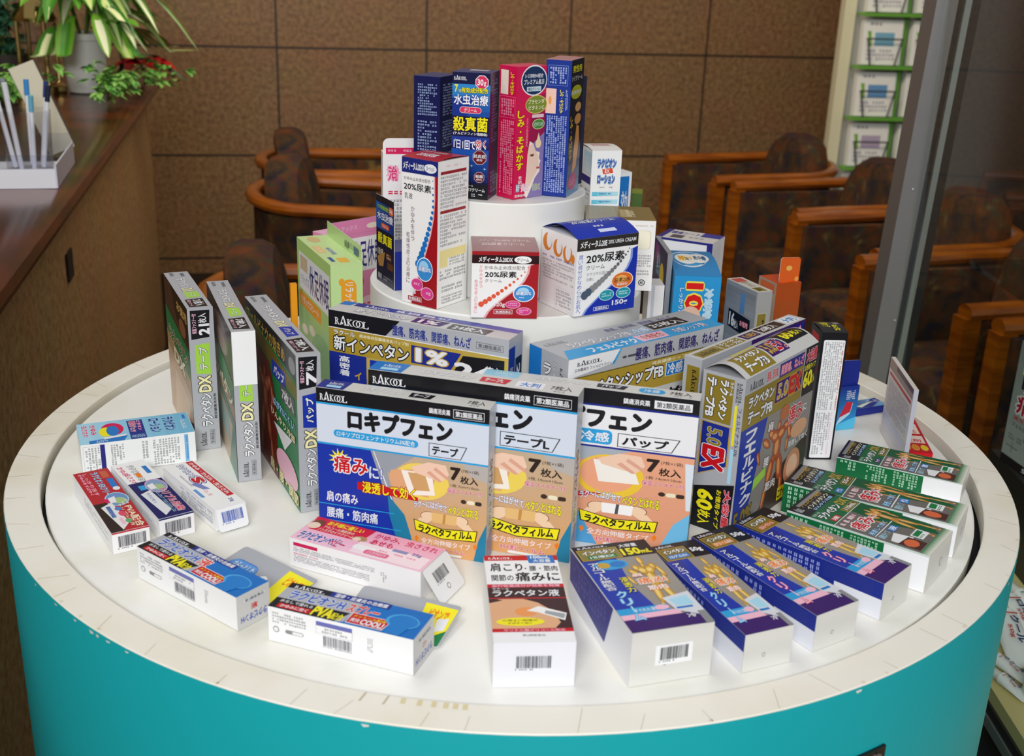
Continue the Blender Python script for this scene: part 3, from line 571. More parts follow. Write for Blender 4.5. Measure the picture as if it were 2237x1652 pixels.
    f.e(.865, .613, .016, .014, '3A2A22'); f.rr(.885, .60, .93, .626, 'cr', .5); f.rr(.93, .60, .97, .626, '3A2A22', .5)
    dx = -.07 if blue3 else .02
    f.t('ラク〜にはがせて', .555 + dx, .655, .75 + dx, .705, 'w', 'n2', .03, arc=-.3); f.t('ペタンとはれる', .755 + dx, .655, .93 + dx, .72, 'y', 'ds', .03, arc=-.1)
    for a, q in ((.645, 1), (.825, -1)): f.e(a + dx, .745, .05, .032, 'k'); f.e(a + dx, .745, .047, .030, 'F4D2B0'); f.p([(a + dx - .05 * q, .76), (a + dx + .02 * q, .77), (a + dx - .05 * q, .82), (a + dx - .09 * q, .81)], 'F4D2B0')
    f.p([(.66 + dx, .715), (.81 + dx, .715), (.805 + dx, .78), (.665 + dx, .78)], 'F8F8F8' if blue3 else 'E8BE7C'); f.p([(.73 + dx, .715), (.745 + dx, .715), (.74 + dx, .78), (.725 + dx, .78)], 'ds' if blue3 else 'C8904C')
    f.p([(.555 + dx, .775), (.72 + dx, .815), (.93 + dx, .795), (.92 + dx, .87), (.72 + dx, .885), (.565 + dx, .85)], 'k'); f.p([(.56 + dx, .78), (.72 + dx, .82), (.925 + dx, .80), (.915 + dx, .865), (.72 + dx, .88), (.57 + dx, .845)], 'y')
    f.t('ラクペタフィルム', .585 + dx, .80, .90 + dx, .858, 'k', b=.04, arc=.22); f.t('全方向伸縮タイプ', .60 + dx, .895, .89 + dx, .935, 'w', 'o', .02, ow=.04)
    f.p([(.56 + dx, .90), (.575 + dx, .885), (.585 + dx, .905), (.572 + dx, .93)], 'o'); f.p([(.905 + dx, .90), (.92 + dx, .885), (.93 + dx, .905), (.917 + dx, .93)], 'o'); f.t('3分割フィルム', .64 + dx, .945, .86 + dx, .975, 'pk', 'w', .02, ow=.05); f.rr(.68 + dx, .98, .84 + dx, .996, 'w', .5)
    g = B.F('T'); e = 'n2' if kind == 'テープ' else 'u' if kind == 'テープL' else '9FD4EC'
    g.p([(0, 0), (.17, 0), (.16, 1), (0, 1)], e); g.rk(.05, .2, .14, .5, 'w'); g.r(.05, .6, .135, .85, 'lc')
    g.t('ロキプフェン', .25, .28, .50, .72, 'w', 'gy', .02, ow=.04); g.p([(.53, .25), (.67, .25), (.655, .78), (.53, .78)], 'r' if kind == 'テープL' else 'k'); g.t(kind, .55, .33, .64, .68, 'w', b=.03)
    if kind == 'テープL': g.r(.70, .2, .83, .85, 'w'); g.t('大判', .72, .3, .81, .75, 'u', b=.03)
    if blue3: g.rr(.72, .2, .84, .85, 'c', .5); g.t('冷感', .745, .32, .815, .72, 'w')
    g.t('7枚入', .86, .25, .96, .7, '3A302C', b=.02); g.n(.88, .78, .96, .95, 'gy', 1)
    h = B.F('Rr'); h.r(.02, .62, .98, .98, 'BFC4CC'); h.t('ロキプフェン', .34, .25, .58, .8, 'k', b=.03); h.t('ラクペタフィルム', .62, .3, .95, .75, '8FA070', b=.02); h.p([(.80, .1), (1, .1), (1, .9), (.86, .9)], '8A86A8')
    return B.done()
white_box('B1', 'front white patch box with a blue panel and an arm patch, left of its trio', 'テープ')
white_box('B2', 'middle white patch box half hidden behind the front one, tan patch picture', 'テープL')
white_box('B3', 'right white patch box with a cyan tag, white patch picture and black top band', 'パップ')
# ------------------------------------------------------------------ two big patch boxes in front of the riser
B = Carton('C', 'patch_box', 'big silver and gold patch box with a black name band, in front of the riser', base='s', fcol='s2')
f = B.F('F').sqz(.46); f.p([(0, 0), (.41, 0), (.33, .20), (0, .20)], 'k'); f.rk(.035, .05, .235, .16, 'w'); f.t('腰痛、筋肉痛、関節痛、ねんざ', .37, .05, .80, .175, 'n2', b=.045); f.fr(.83, .085, .97, .15, 'ds', .0004); f.r(.83, .085, .97, .15, 's'); f.t('第2類医薬品', .84, .095, .96, .14, 'ds')
f.r(0, .20, 1, .21, 'w'); f.gr(0, .21, 1, .50, 'A58A24', 'C4AA50', 8, True); f.t('ラクール', .03, .225, .155, .285, 'w', 'k', .03); f.t('経皮吸収型鎮痛消炎パップ剤', .18, .235, .46, .275, 'cr')
f.t('新インペタン', .03, .30, .46, .47, 'w', 'k', .05, ow=.09); f.p([(.47, .245), (.76, .245), (.70, .47), (.47, .47)], 'gd'); f.p([(.475, .252), (.75, .252), (.695, .463), (.475, .463)], 'n2'); f.t('1%', .50, .27, .68, .44, 'w', 'gd', .04)
f.p([(.76, .27), (.98, .245), (.98, .6), (.68, .6)], 'k'); f.t('24', .72, .36, .92, .52, 'w', b=.05); f.t('枚入', .88, .34, .97, .40, 'w'); f.r(0, .50, .22, 2.1, 'n2'); f.v('高密着', .06, .53, .12, .78, 'w', b=.03); f.t('イ', .15, .7, .19, .8, 'gd', b=.04)
f.gr(.22, .5, 1, 2.1, 'C4AA50', '9A8030', 6); f.r(.24, .52, .66, .9, 'b')
g = B.F('T'); g.p([(.0, 0), (.08, 0), (.06, .35), (0, .4)], 'u'); g.gr(.08, 0, 1, .34, 'n2', '6A6CB8', 10, True); g.rk(.14, .08, .28, .28, 'w'); g.t('腰痛、筋肉痛、関節痛、ねんざ', .32, .08, .62, .28, 'w', b=.03)
g.t('新インペタン', .13, .45, .44, .85, 'w', 'ds', .03, ow=.05); g.p([(.46, .42), (.64, .42), (.62, .9), (.46, .9)], 'pu'); g.t('1%', .49, .5, .6, .85, 'w', b=.04); g.p([(.66, .45), (.88, .45), (.87, .95), (.66, .95)], 'ds'); g.t('24枚入', .68, .52, .85, .88, 'w', b=.04)
h = B.F('R'); h.r(0, .05, .45, 1, 'n2'); h.v('第2類医薬品', .1, .15, .35, .5, 's'); h.r(.5, .12, .95, .6, 'k'); h.t('24枚入', .58, .16, .88, .56, 'w', b=.04, rot=90)
B.done()
B = Carton('D', 'patch_box', 'big silver patch box with a sky-blue stripe along its lid, before the riser', base='s', fcol='s')
f = B.F('F').sqz(.46); f.p([(0, 0), (.31, 0), (.27, .16), (0, .24)], 'w'); f.p([(.31, 0), (.32, 0), (.28, .17), (.26, .18)], 'c'); f.rk(.05, .04, .2, .105, 'k'); f.t('日本薬局方 フェルビナクパップ', .04, .13, .28, .17, 'ds'); f.e(.34, .12, .014, .017, 'ds'); f.rr(.36, .105, .43, .135, 'ds', .5)
f.t('腰痛、筋肉痛、関節痛、ねんざ', .41, .04, .97, .20, '2A1E66', b=.03); f.r(0, .24, 1, .255, 'dg'); f.gr(0, .255, 1, .62, 'A58A24', 'B89C42', 8, True); f.t('消炎鎮痛シップ', .52, .27, .75, .315, 'cr'); f.t('ラクペタンシップFB', .04, .33, .60, .50, 'w', 'k', .05, ow=.09)
f.r(.615, .33, .745, .51, 'w'); f.r(.62, .335, .74, .505, 'u'); f.t('冷感', .63, .35, .73, .49, 'w', b=.05); f.r(0, .62, 1, 2.1, 's2'); f.t('35枚入', .5, .68, .9, .8, 'k', b=.04)
g = B.F('T'); g.p([(.06, .62), (1, .62), (1, 1), (.0, 1)], 'c'); g.t('フェルビナク', .16, .70, .46, .93, 'w', b=.04); g.p([(.47, .66), (.66, .66), (.64, .95), (.47, .95)], 'lp'); g.t('冷感配合', .49, .70, .63, .90, 'r', 'w', .03); g.t('冷感シップ剤', .7, .70, .92, .9, 'w', 'n2', .02)
g.rk(.03, .16, .16, .30, 'gy'); g.t('ラクペタンシップFB', .12, .36, .50, .58, 'w', 'gy', .03, ow=.05); g.t('冷感', .52, .36, .62, .56, 'w', 'c', .03); g.t('腰痛、筋肉痛、関節痛、ねんざ', .42, .10, .86, .24, '6A6296', b=.02); g.p([(.64, .27), (.88, .22), (.88, .55), (.64, .57)], 'k'); g.t('35枚入', .66, .31, .86, .51, 'w', b=.05)
h = B.F('L'); h.r(0, 0, .32, 1, 'u'); h.v('ラクール', .62, .04, .70, .17, 'w', 'k', .02); h.v('ラクペタン', .38, .06, .58, .45, 'w', 'k', .04); h.rk(.8, .06, .88, .24, 'k', 90)
B.done()
# ------------------------------------------------------------------ gold and silver boxes on the right
B = Carton('E', 'patch_box', 'bulging silver and gold patch box with a running figure, black block marked 60', base='s', bulge=.010, fcol='s2')
f = B.F('F'); f.r(0, 0, 1, .10, 's'); f.rk(.06, .03, .24, .085, 'k'); f.t('腰痛、筋肉痛、関節痛', .28, .02, .52, .085, 'r', 'w', .03); f.r(.45, .015, .8, .10, 'n2'); f.t('関節痛、ねんざ', .47, .025, .79, .09, 'lp', 'r', .02); f.r(.82, .0, 1, .33, 'k'); f.t('大容量', .84, .02, .99, .10, 'r', 'lp', .03)
f.t('お徳用タイプ', .83, .115, .99, .155, 'y'); f.t('60', .83, .165, .95, .265, 'y', 'k', .05); f.t('枚入', .94, .20, .995, .26, 'y', b=.03)
f.r(.0, .10, .81, .32, 'g'); f.t('ラクペタン', .06, .125, .40, .20, 'w', 'k', .04, ow=.08); f.t('テープFB', .07, .215, .40, .30, 'w', 'k', .04, ow=.08); f.r(.42, .12, .80, .265, 'gd'); f.r(.425, .125, .795, .26, 'pu'); f.t('5.0', .45, .14, .60, .245, 'gd', 'w', .03, ow=.03); f.t('EX', .62, .14, .78, .245, 'r', 'gd', .06, ow=.05)
f.r(0, .32, 1, 1, '8E8A86'); f.p([(0, .32), (.35, .32), (.17, 1), (0, 1)], 'b'); f.v('フェルビナク', .07, .34, .22, .84, 'w', b=.04); f.t('5.0%', .02, .86, .26, .97, 'g', 'k', .05, ow=.05)
f.p([(.55, .75), (1, .60), (1, 1), (.3, 1)], '3A2E2A'); f.fig(.20, .34, .80, .97, 'B0532C', 'E09A5A', False); f.e(.60, .36, .07, .05, 'B86A3A'); f.t('肩', .37, .37, .44, .43, 'w', 'br', .04); f.t('腰', .36, .60, .43, .66, 'w', 'br', .04); f.t('筋肉', .42, .78, .56, .84, 'w', 'br', .04)
f.t('痛み', .66, .34, .86, .46, 'r', 'w', .05, ow=.04); f.t('に', .88, .38, .93, .43, 'w'); f.e(.84, .53, .12, .06, 'D9A680'); f.t('浸透して効く', .70, .59, .99, .63, 'w'); f.e(.80, .78, .12, .12, 'C88A66'); f.e(.8, .78, .08, .08, 'E8C0A0'); f.p([(.24, .70), (.40, .66), (.40, .72), (.24, .77)], 'lg'); f.r(.62, .88, .74, .97, 'y'); f.t('ニオイ', .63, .89, .73, .96, 'k', b=.03)
h = B.F('Lr'); h.r(.02, .26, .30, .92, 'g'); h.t('ラクール', .035, .27, .12, .35, 'w', 'k', .03); h.t('ラクペタン', .035, .38, .275, .57, 'w', 'k', .05, ow=.07); h.t('テープFB', .035, .66, .275, .88, 'w', 'k', .05, ow=.07)
h.p([(.31, .24), (.56, .24), (.66, .94), (.31, .94)], 'gd'); h.p([(.315, .27), (.56, .27), (.65, .91), (.315, .91)], 'n2'); h.t('5.0', .34, .42, .45, .78, 'g', 'w', .03, ow=.03); h.t('EX', .46, .36, .60, .82, 'r', 'w', .07, ow=.04)
h.rk(.03, .05, .16, .14, 'k'); h.t('第2類医薬品', .03, .15, .15, .20, 'ds'); h.r(.17, .14, .42, .20, 'y'); h.t('フェルビナク5.0%', .18, .03, .48, .12, '2A2C66', b=.01); h.r(.44, .12, .66, .2, 'lc')
h.p([(.66, .02), (1, .06), (1, 1), (.74, 1)], 'k'); h.t('60', .75, .50, .87, .86, 'y', b=.05); h.t('枚入', .88, .52, .97, .82, 'y', b=.05); h.t('大容量', .71, .08, .95, .24, 'r', 'lp', .04); h.t('お徳用タイプ', .72, .30, .97, .42, 'y', b=.02)
g = B.F('T'); g.r(.06, .40, .40, .98, 'g'); g.t('ラクペタン', .1, .45, .38, .65, 'w', 'ds', .04); g.t('テープFB', .1, .70, .36, .93, 'w', 'ds', .04); g.r(.42, .38, .66, .85, 'pu'); g.t('5.0', .44, .45, .53, .78, 'gd', b=.05); g.t('EX', .54, .45, .65, .78, 'r', 'w', .05, ow=.04); g.r(.68, .1, .98, .75, 'k'); g.t('60', .72, .35, .84, .66, 'y', b=.045); g.t('枚入', .85, .42, .95, .64, 'y', b=.03); g.t('お徳用タイプ', .75, .16, .95, .3, 'lp'); g.r(.18, .22, .46, .33, 'y'); g.t('フェルビナク5.0%', .2, .08, .5, .2, 'gy')
B.done()
B = Carton('F', 'patch_box', 'slim silver and purple patch box tucked behind the bulging one marked 60', base='s', fcol='s2')
f = B.F('F'); f.r(.45, 0, 1, 1, 'pu'); f.r(.75, .02, .99, .2, 'n2'); f.t('、ねんざ', .68, .03, .96, .17, 'lp', 'r', .04, ow=.05); f.r(.0, .2, .45, 1, 'g')
g = B.F('T'); g.r(.03, .2, .22, .85, 'g'); g.rk(.05, .3, .2, .7, 'k'); g.r(.23, .2, .42, .85, 'g'); g.t('ラクペタン', .25, .25, .41, .5, 'w', 'ds', .03); g.t('テープFB', .26, .55, .40, .82, 'w', 'ds', .03); g.r(.44, .2, .58, .82, 'pu'); g.t('5.0EX', .46, .3, .57, .72, 'gd', b=.04); g.r(.6, .1, .82, .82, '3A2018'); g.t('20枚入', .62, .2, .76, .72, 'w', b=.05); g.r(.84, .1, .97, .88, 'w'); g.t('大判', .86, .22, .95, .78, 'u', b=.04)
h = B.F('Lr'); h.r(.05, .1, .3, .8, 'g'); h.rk(.07, .2, .28, .5, 'k'); h.t('ラクペタン', .4, .3, .7, .8, 'w', 'k', .05); h.t('5.0EX', .75, .3, .95, .8, 'r')
B.done()
B = Carton('G', 'medicine_box', 'tall black box with a white text panel on its front, beside the box marked 60', base='k', fcol='k', bulge=.0015)
f = B.F('F'); f.rr(.09, .055, .93, .985, 'F2F3F4', .012); f.n(.14, .07, .9, .60, '8A8A90', 9, True, .85, 'r'); f.n(.14, .62, .8, .96, '8A8A90', 7, True, .85, 'lp')
g = B.F('Tr'); g.t('集中ケア', .15, .5, .6, .85, 'y', b=.04); g.t('ねんざに', .4, .2, .85, .45, 'y', b=.04); g.r(.12, .1, .3, .3, 'gy')
h = B.F('L', '55504E'); h.r(0, 0, 1, .16, 'k'); h.r(.15, .04, .75, .14, 'r'); h.e(.6, .3, .3, .05, 'r'); h.r(.1, .4, .9, .9, '8A8078')
B.done()
B = Carton('H', 'medicine_box', 'small blue box with its lid flap standing open, behind the tall black box', base='n2', flap=None)
f = B.F('F'); f.gr(0, 0, 1, 1, 'n2', '2A9AD8', 12); f.n(.45, .1, .85, .32, 'w', 5); f.p([(.1, .9), (.55, .35), (.8, .4), (.7, .65)], 'B8DCEC'); f.p([(.2, .72), (.5, .35), (.78, .38), (.7, .6)], 'C8283C'); f.p([(0, .9), (1, .72), (1, 1), (0, 1)], '52C0E8')
B.panel('lid_flap', (-.0153, -.0138, .0567 + .0335), (.0306, .003, -.002), (0, 0, -.0335), 'n2', 'n2', label='open royal blue lid flap', round_=.005)
B.done()
B = Carton('I', 'medicine_box', 'flat blue box lying on its back near the rear right rim', base='n2')
g = B.F('T'); g.gr(0, 0, 1, 1, '0F2E8C', '7FB0D8', 8, True); g.p([(.2, .9), (.8, .1), (1, 0), (1, .4), (.5, 1)], 'n2'); g.n(.62, .2, .95, .5, 'w', 3); g.p([(.1, .7), (.6, .4), (.65, .5), (.2, .9)], 'DCE6D8')
B.done()
B = Carton('J', 'medicine_box', 'thin pale box standing edge-on with small print, near the right rim', base='D8CFC8', cols=dict(F='B8BCC8'))
h = B.F('L'); h.r(0, 0, 1, 1, 'DED6CE'); h.r(.0, .0, .98, .13, 'A08478'); h.r(.3, .0, .98, .06, '4A3040'); h.r(.05, .16, .95, .2, 'r'); h.n(.08, .24, .92, .66, '9A94A8', 16); h.gr(.02, .68, .98, .98, 'C4C8DC', 'E4DCD6', 6)
B.done()
B = Carton('Jr', 'medicine_box', 'thin red box lying flat beside the pale upright one, with coloured discs', base='r')
g = B.F('T', 'C41824'); g.r(.1, .30, .9, .55, 'F0D8C8'); g.t('ビタミン', .15, .32, .8, .38, 'r'); g.n(.2, .42, .8, .53, 'r', 3); g.r(.08, .60, .92, .78, 'F2DCD0'); g.r(.15, .63, .5, .66, '8A6A8A'); g.t('錠剤', .2, .68, .8, .76, 'r')
for i, c in enumerate(('C0187C', 'E08A28', 'F0D020')): g.e(.2 + .3 * i, .89, .13, .07, 'F0B848'); g.e(.2 + .3 * i, .89, .11, .058, c)
B.done()
FOIL = col('E6E6E2')[:3] + (.25,)     # silvered white board
# ------------------------------------------------------------------ green lotion boxes lying on the right
GREEN = 'green and black lotion boxes lying on the right'
def green_box(key, label, sub, sc_, size, liq):
    B = Carton(key, 'lotion_box', label, base='F0F1F4', group=GREEN, flap='R', fcol='E6E4DC')
    f = B.F('Tl'); f.r(0, 0, 1, 1, '6E6A66'); f.r(0, 0, 1, .165, 'k'); f.rk(.04, .03, .16, .10, 'w'); f.p([(.2, .02), (1, .02), (1, .05), (.2, .05)], 'gy')
    f.t('フェルビナク配合', .22, .035, .92, .075, 'gd', b=.04); f.t('インドメタシン', .24, .085, .95, .125, 'cr', 'ds', .03); f.t('ひんやり冷感', .28, .132, .9, .16, 'lc', 'n2', .03)
    f.r(0, .165, 1, .345, '11683C'); f.t('ラクール', .05, .175, .25, .20, 'w'); f.t('ラクペタン', .08, .205, .68, .27, 'w', 'k', .05, ow=.06); f.t('DX', .72, .2, .95, .27, 'gd', b=.04); f.r(.12, .29, .34, .335, sc_); f.t(sub, .15, .295, .31, .33, 'w', b=.03); f.r(.55, .285, .97, .338, 'gd'); f.r(.565, .288, .96, .334, 'dg'); f.t(size, .6, .293, .92, .33, 'w', b=.03)
    f.r(0, .345, 1, .35, 'w'); f.p([(.62, .35), (1, .35), (1, .85), (.75, .95), (.55, .6)], '0E5A34'); f.fig(.48, .36, 1.02, .94, 'C88A40', 'E8BE78', False)
    f.t('肩、腰、関節の', .06, .37, .52, .41, 'w', 'r', .03); f.t('痛み', .10, .43, .58, .54, 'r', 'w', .05, ow=.08); f.t('に', .6, .47, .74, .52, 'w', 'r', .03); f.t('浸透して効く', .05, .575, .62, .615, 'lc', 'n2', .03); f.r(.04, .625, .7, .632, 'w'); f.t('速乾タイプ', .06, .64, .34, .69, 'lc'); f.r(.38, .645, .58, .70, 'u'); f.t(liq, .41, .65, .55, .695, 'w', b=.04)
    f.p([(.08, .73), (.35, .70), (.4, .83), (.08, .86)], 'w'); f.p([(.06, .78), (.36, .80), (.36, .93), (.06, .93)], '4A2A22'); f.e(.2, .85, .12, .05, 'D86A40'); f.r(.42, .80, .70, .89, 'w'); f.r(.45, .81, .67, .85, 'gn'); f.n(.44, .855, .68, .885, 'gn', 1); f.gr(.0, .94, 1, 1, 'gn', 'E8E8DC', 6)
    h = B.F('F'); h.r(0, .04, .70, .96, '0E6A3C')
    h.n(.02, .1, .16, .8, 'B8E0C4', 4, True); h.n(.24, .1, .42, .9, 'B8E0C4', 7, True); h.n(.46, .1, .66, .9, 'B8E0C4', 8, True); h.r(0, 0, 1, .05, 'C8D8D0')
    k = B.F('R', FOIL); k.e(.6, .55, .06, .12, 'gy'); k.e(.6, .55, .045, .09, FOIL)
    return B.done()
green_box('K1', 'green lotion box with a purple tag, rearmost and thinnest of the lying green three', 'チック', 'pu', '52g', '塗')
green_box('K2', 'green lotion box with a blue tag, middle and longest of the lying green three', 'ゲル', 'u', '55g', 'ゲル')
green_box('K3', 'green lotion box with a red tag marked 110, frontmost of the lying green three', '液', 'r', '110mL', '液')
# ------------------------------------------------------------------ navy ointment boxes lying in front
NAVY = 'navy and gold ointment boxes lying in a fan at the front right'
def navy_box(key, label, sub, c2, wide=False):
    B = Carton(key, 'ointment_box', label, base='EDEEF2', group=NAVY, flap='R', fcol='E9E9E6')
    f = B.F('Tl'); f.r(0, 0, 1, 1, '98928A'); f.r(0, 0, 1, .19, 'k'); f.rk(.06, .012, .46, .038, 'w')
    if wide:
        f.r(.03, .05, .56, .185, 'gd'); f.r(.04, .055, .55, .18, '8A7C34'); f.t('インペタン', .08, .07, .52, .12, 'w', 'ds', .04); f.r(.12, .13, .5, .172, 'gn'); f.t('1%液EX', .15, .135, .47, .168, 'w', b=.03); f.t('大容量', .6, .03, .84, .07, 'w', b=.04); f.t('150', .59, .09, .82, .165, 'y', b=.06); f.t('mL', .83, .115, .97, .165, 'y', b=.04)
    else:
        f.r(.04, .05, .64, .19, 'gd'); f.r(.055, .055, .625, .185, '7C7030'); f.t('インペタン', .12, .068, .58, .115, 'w', 'ds', .04); f.r(.12, .128, .58, .172, c2); f.t(sub, .15, .133, .55, .168, 'w', b=.02); f.t('50g', .70, .085, .94, .14, 'w', b=.05)
    f.p([(0, .19), (.46, .19), (.40, .5), (.48, .76), (0, .76)], 'b'); f.p([(.10, .19), (.32, .19), (.25, .3), (.1, .3)], 'n2')
    if wide: f.e(.33, .26, .22, .06, 'c'); f.e(.24, .262, .08, .035, 'gd'); f.e(.42, .262, .10, .035, 'u')
    f.fig(.36, .20, .98, .92, 'D2A030', 'F0D27A')
    f.t('肩', .48, .40, .60, .435, 'w', 'o', .04); f.t('痛み', .50, .455, .86, .525, 'o', 'w', .05, ow=.07); f.t('筋肉', .56, .55, .80, .60, 'w', 'o', .04); f.v('浸透力', .30, .42, .40, .60, 'y', 'ds')
    f.v('アルコール無配合', .06, .22, .20, .55, 'w', 'n2', .02)
    f.r(0, .76, .62, .825, 'c'); f.t('すぐれた浸透力', .2, .775, .55, .81, 'w', b=.02); f.e(.54, .79, .09, .026, 'lp'); f.r(0, .825, .72, .875, 'lp'); f.r(0, .875, .9, 1, 'pu'); f.p([(.62, .70), (.98, .66), (1, .94), (.68, .84)], 'D8DCE4'); f.p([(.68, .72), (.92, .70), (.94, .80), (.72, .80)], 'lc'); f.r(.7, .81, .9, .83, 'u'); f.v('クリーム', .13, .56, .27, .90, 'lc' if wide or c2 == 'u' else 'lp', 'r' if c2 != 'u' and not wide else 'u', .03); f.r(.9, .875, 1, 1, 'gy'); f.t('冷', .75, .89, .86, .93, 'w', b=.03)
    h = B.F('F')
    if wide: h.p([(.0, .03), (.72, .03), (.62, .85), (.02, .62)], '2C2C84'); h.n(.06, .12, .62, .62, '5E5AA4', 12, True, .95); h.r(0, 0, 1, .03, 'EDEEF2')
    else: h.r(0, .0, 1, .55, 'n2'); h.r(0, .55, .70, 1, 'n2'); h.r(.70, .45, 1, 1, 'E4E6EE'); h.n(.04, .12, .60, .8, '9CA6E0', 15, True, .8); h.r(.62, .06, .94, .44, '22308A')
    k = B.F('R', FOIL); k.e(.42, .62, .035, .06, 'gy'); k.e(.42, .62, .024, .042, FOIL)
    if wide:
        q = B.panel('barcode_label', (B.w / 2 + .0009, -B.d / 2 + .30 * B.d, .70 * B.h), (0, .45 * B.d, 0), (0, 0, -.36 * B.h), 'F2F4F6', label='white barcode sticker'); q.bar(.12, .08, .9, .74)
    return B.done()
navy_box('L1', 'navy ointment box with an orange-brown tag, rightmost of the fan beside the green boxes', 'カルリークリーム', 'C06A28')
navy_box('L2', 'navy ointment box with an orange tag, second from the right in the fan', 'クリームEX', 'E08A30')
navy_box('L3', 'navy ointment box with a blue tag, third from the right in the fan', '1%ゲルEX', 'u')
navy_box('L4', 'widest navy lotion box marked 150 with a barcode sticker, leftmost of the fan', '', 'gn', True)
# ------------------------------------------------------------------ red and white lotion box at the front
B = Carton('M', 'lotion_box', 'white, red and brown lotion box with shoulder picture, front centre near the rim', base='F3F3F5', flap='F', fcol='E9EAF2')
f = B.F('T'); f.r(.0, 0, 1, .065, 'r'); f.rk(.05, .015, .38, .05, 'w'); f.p([(.58, .0), (.94, .0), (.96, .10), (.6, .10)], 'u'); f.t('100mL', .63, .008, .9, .045, 'w', b=.04); f.t('大容量', .66, .052, .9, .092, 'w', b=.04)
f.t('肩こり', .07, .10, .50, .20, 'k', b=.04); f.t('・腰・筋肉', .53, .135, .97, .20, 'k', b=.02); f.t('関節の', .07, .245, .36, .32, 'k', b=.02); f.t('痛みに', .39, .215, .97, .325, 'k', b=.03)
f.r(0, .36, 1, .40, 'r'); f.t('血行促進成分が効果を発揮', .06, .365, .95, .395, 'lp', b=.03); f.r(0, .40, 1, .52, '3A1A18'); f.t('ラクール', .06, .405, .28, .425, 'w'); f.t('ラクペタン液', .06, .43, .92, .505, 'w', 'k', .06, ow=.05); f.r(0, .52, 1, .53, 'r'); f.r(0, .53, 1, .86, '3E1F20')
f.p([(0, .58), (.18, .55), (.1, .535), (.44, .535), (.62, .58), (.80, .68), (.86, .80), (.78, .86), (0, .86)], 'E2AE84'); f.e(.45, .68, .14, .05, 'EE9A58'); f.p([(.46, .67), (.62, .62), (.96, .70), (.92, .78), (.60, .69)], 'F4F4F2'); f.p([(.70, .67), (.94, .71), (.91, .76), (.68, .70)], 'A0A4A8'); f.e(.36, .79, .30, .045, 'y'); f.t('心地よい刺激が', .14, .765, .58, .785, 'br'); f.t('すばやく効く', .2, .795, .5, .815, 'br'); f.r(0, .86, 1, .895, 'r'); f.t('サリチル酸グリコール配合', .14, .865, .9, .89, 'lp', b=.02); f.t('第2類医薬品', .36, .92, .64, .94, 'ds', b=0)
h = B.F('F'); h.bar(.28, .30, .72, .57, '4A4A55'); B.done(flap='end_flap')
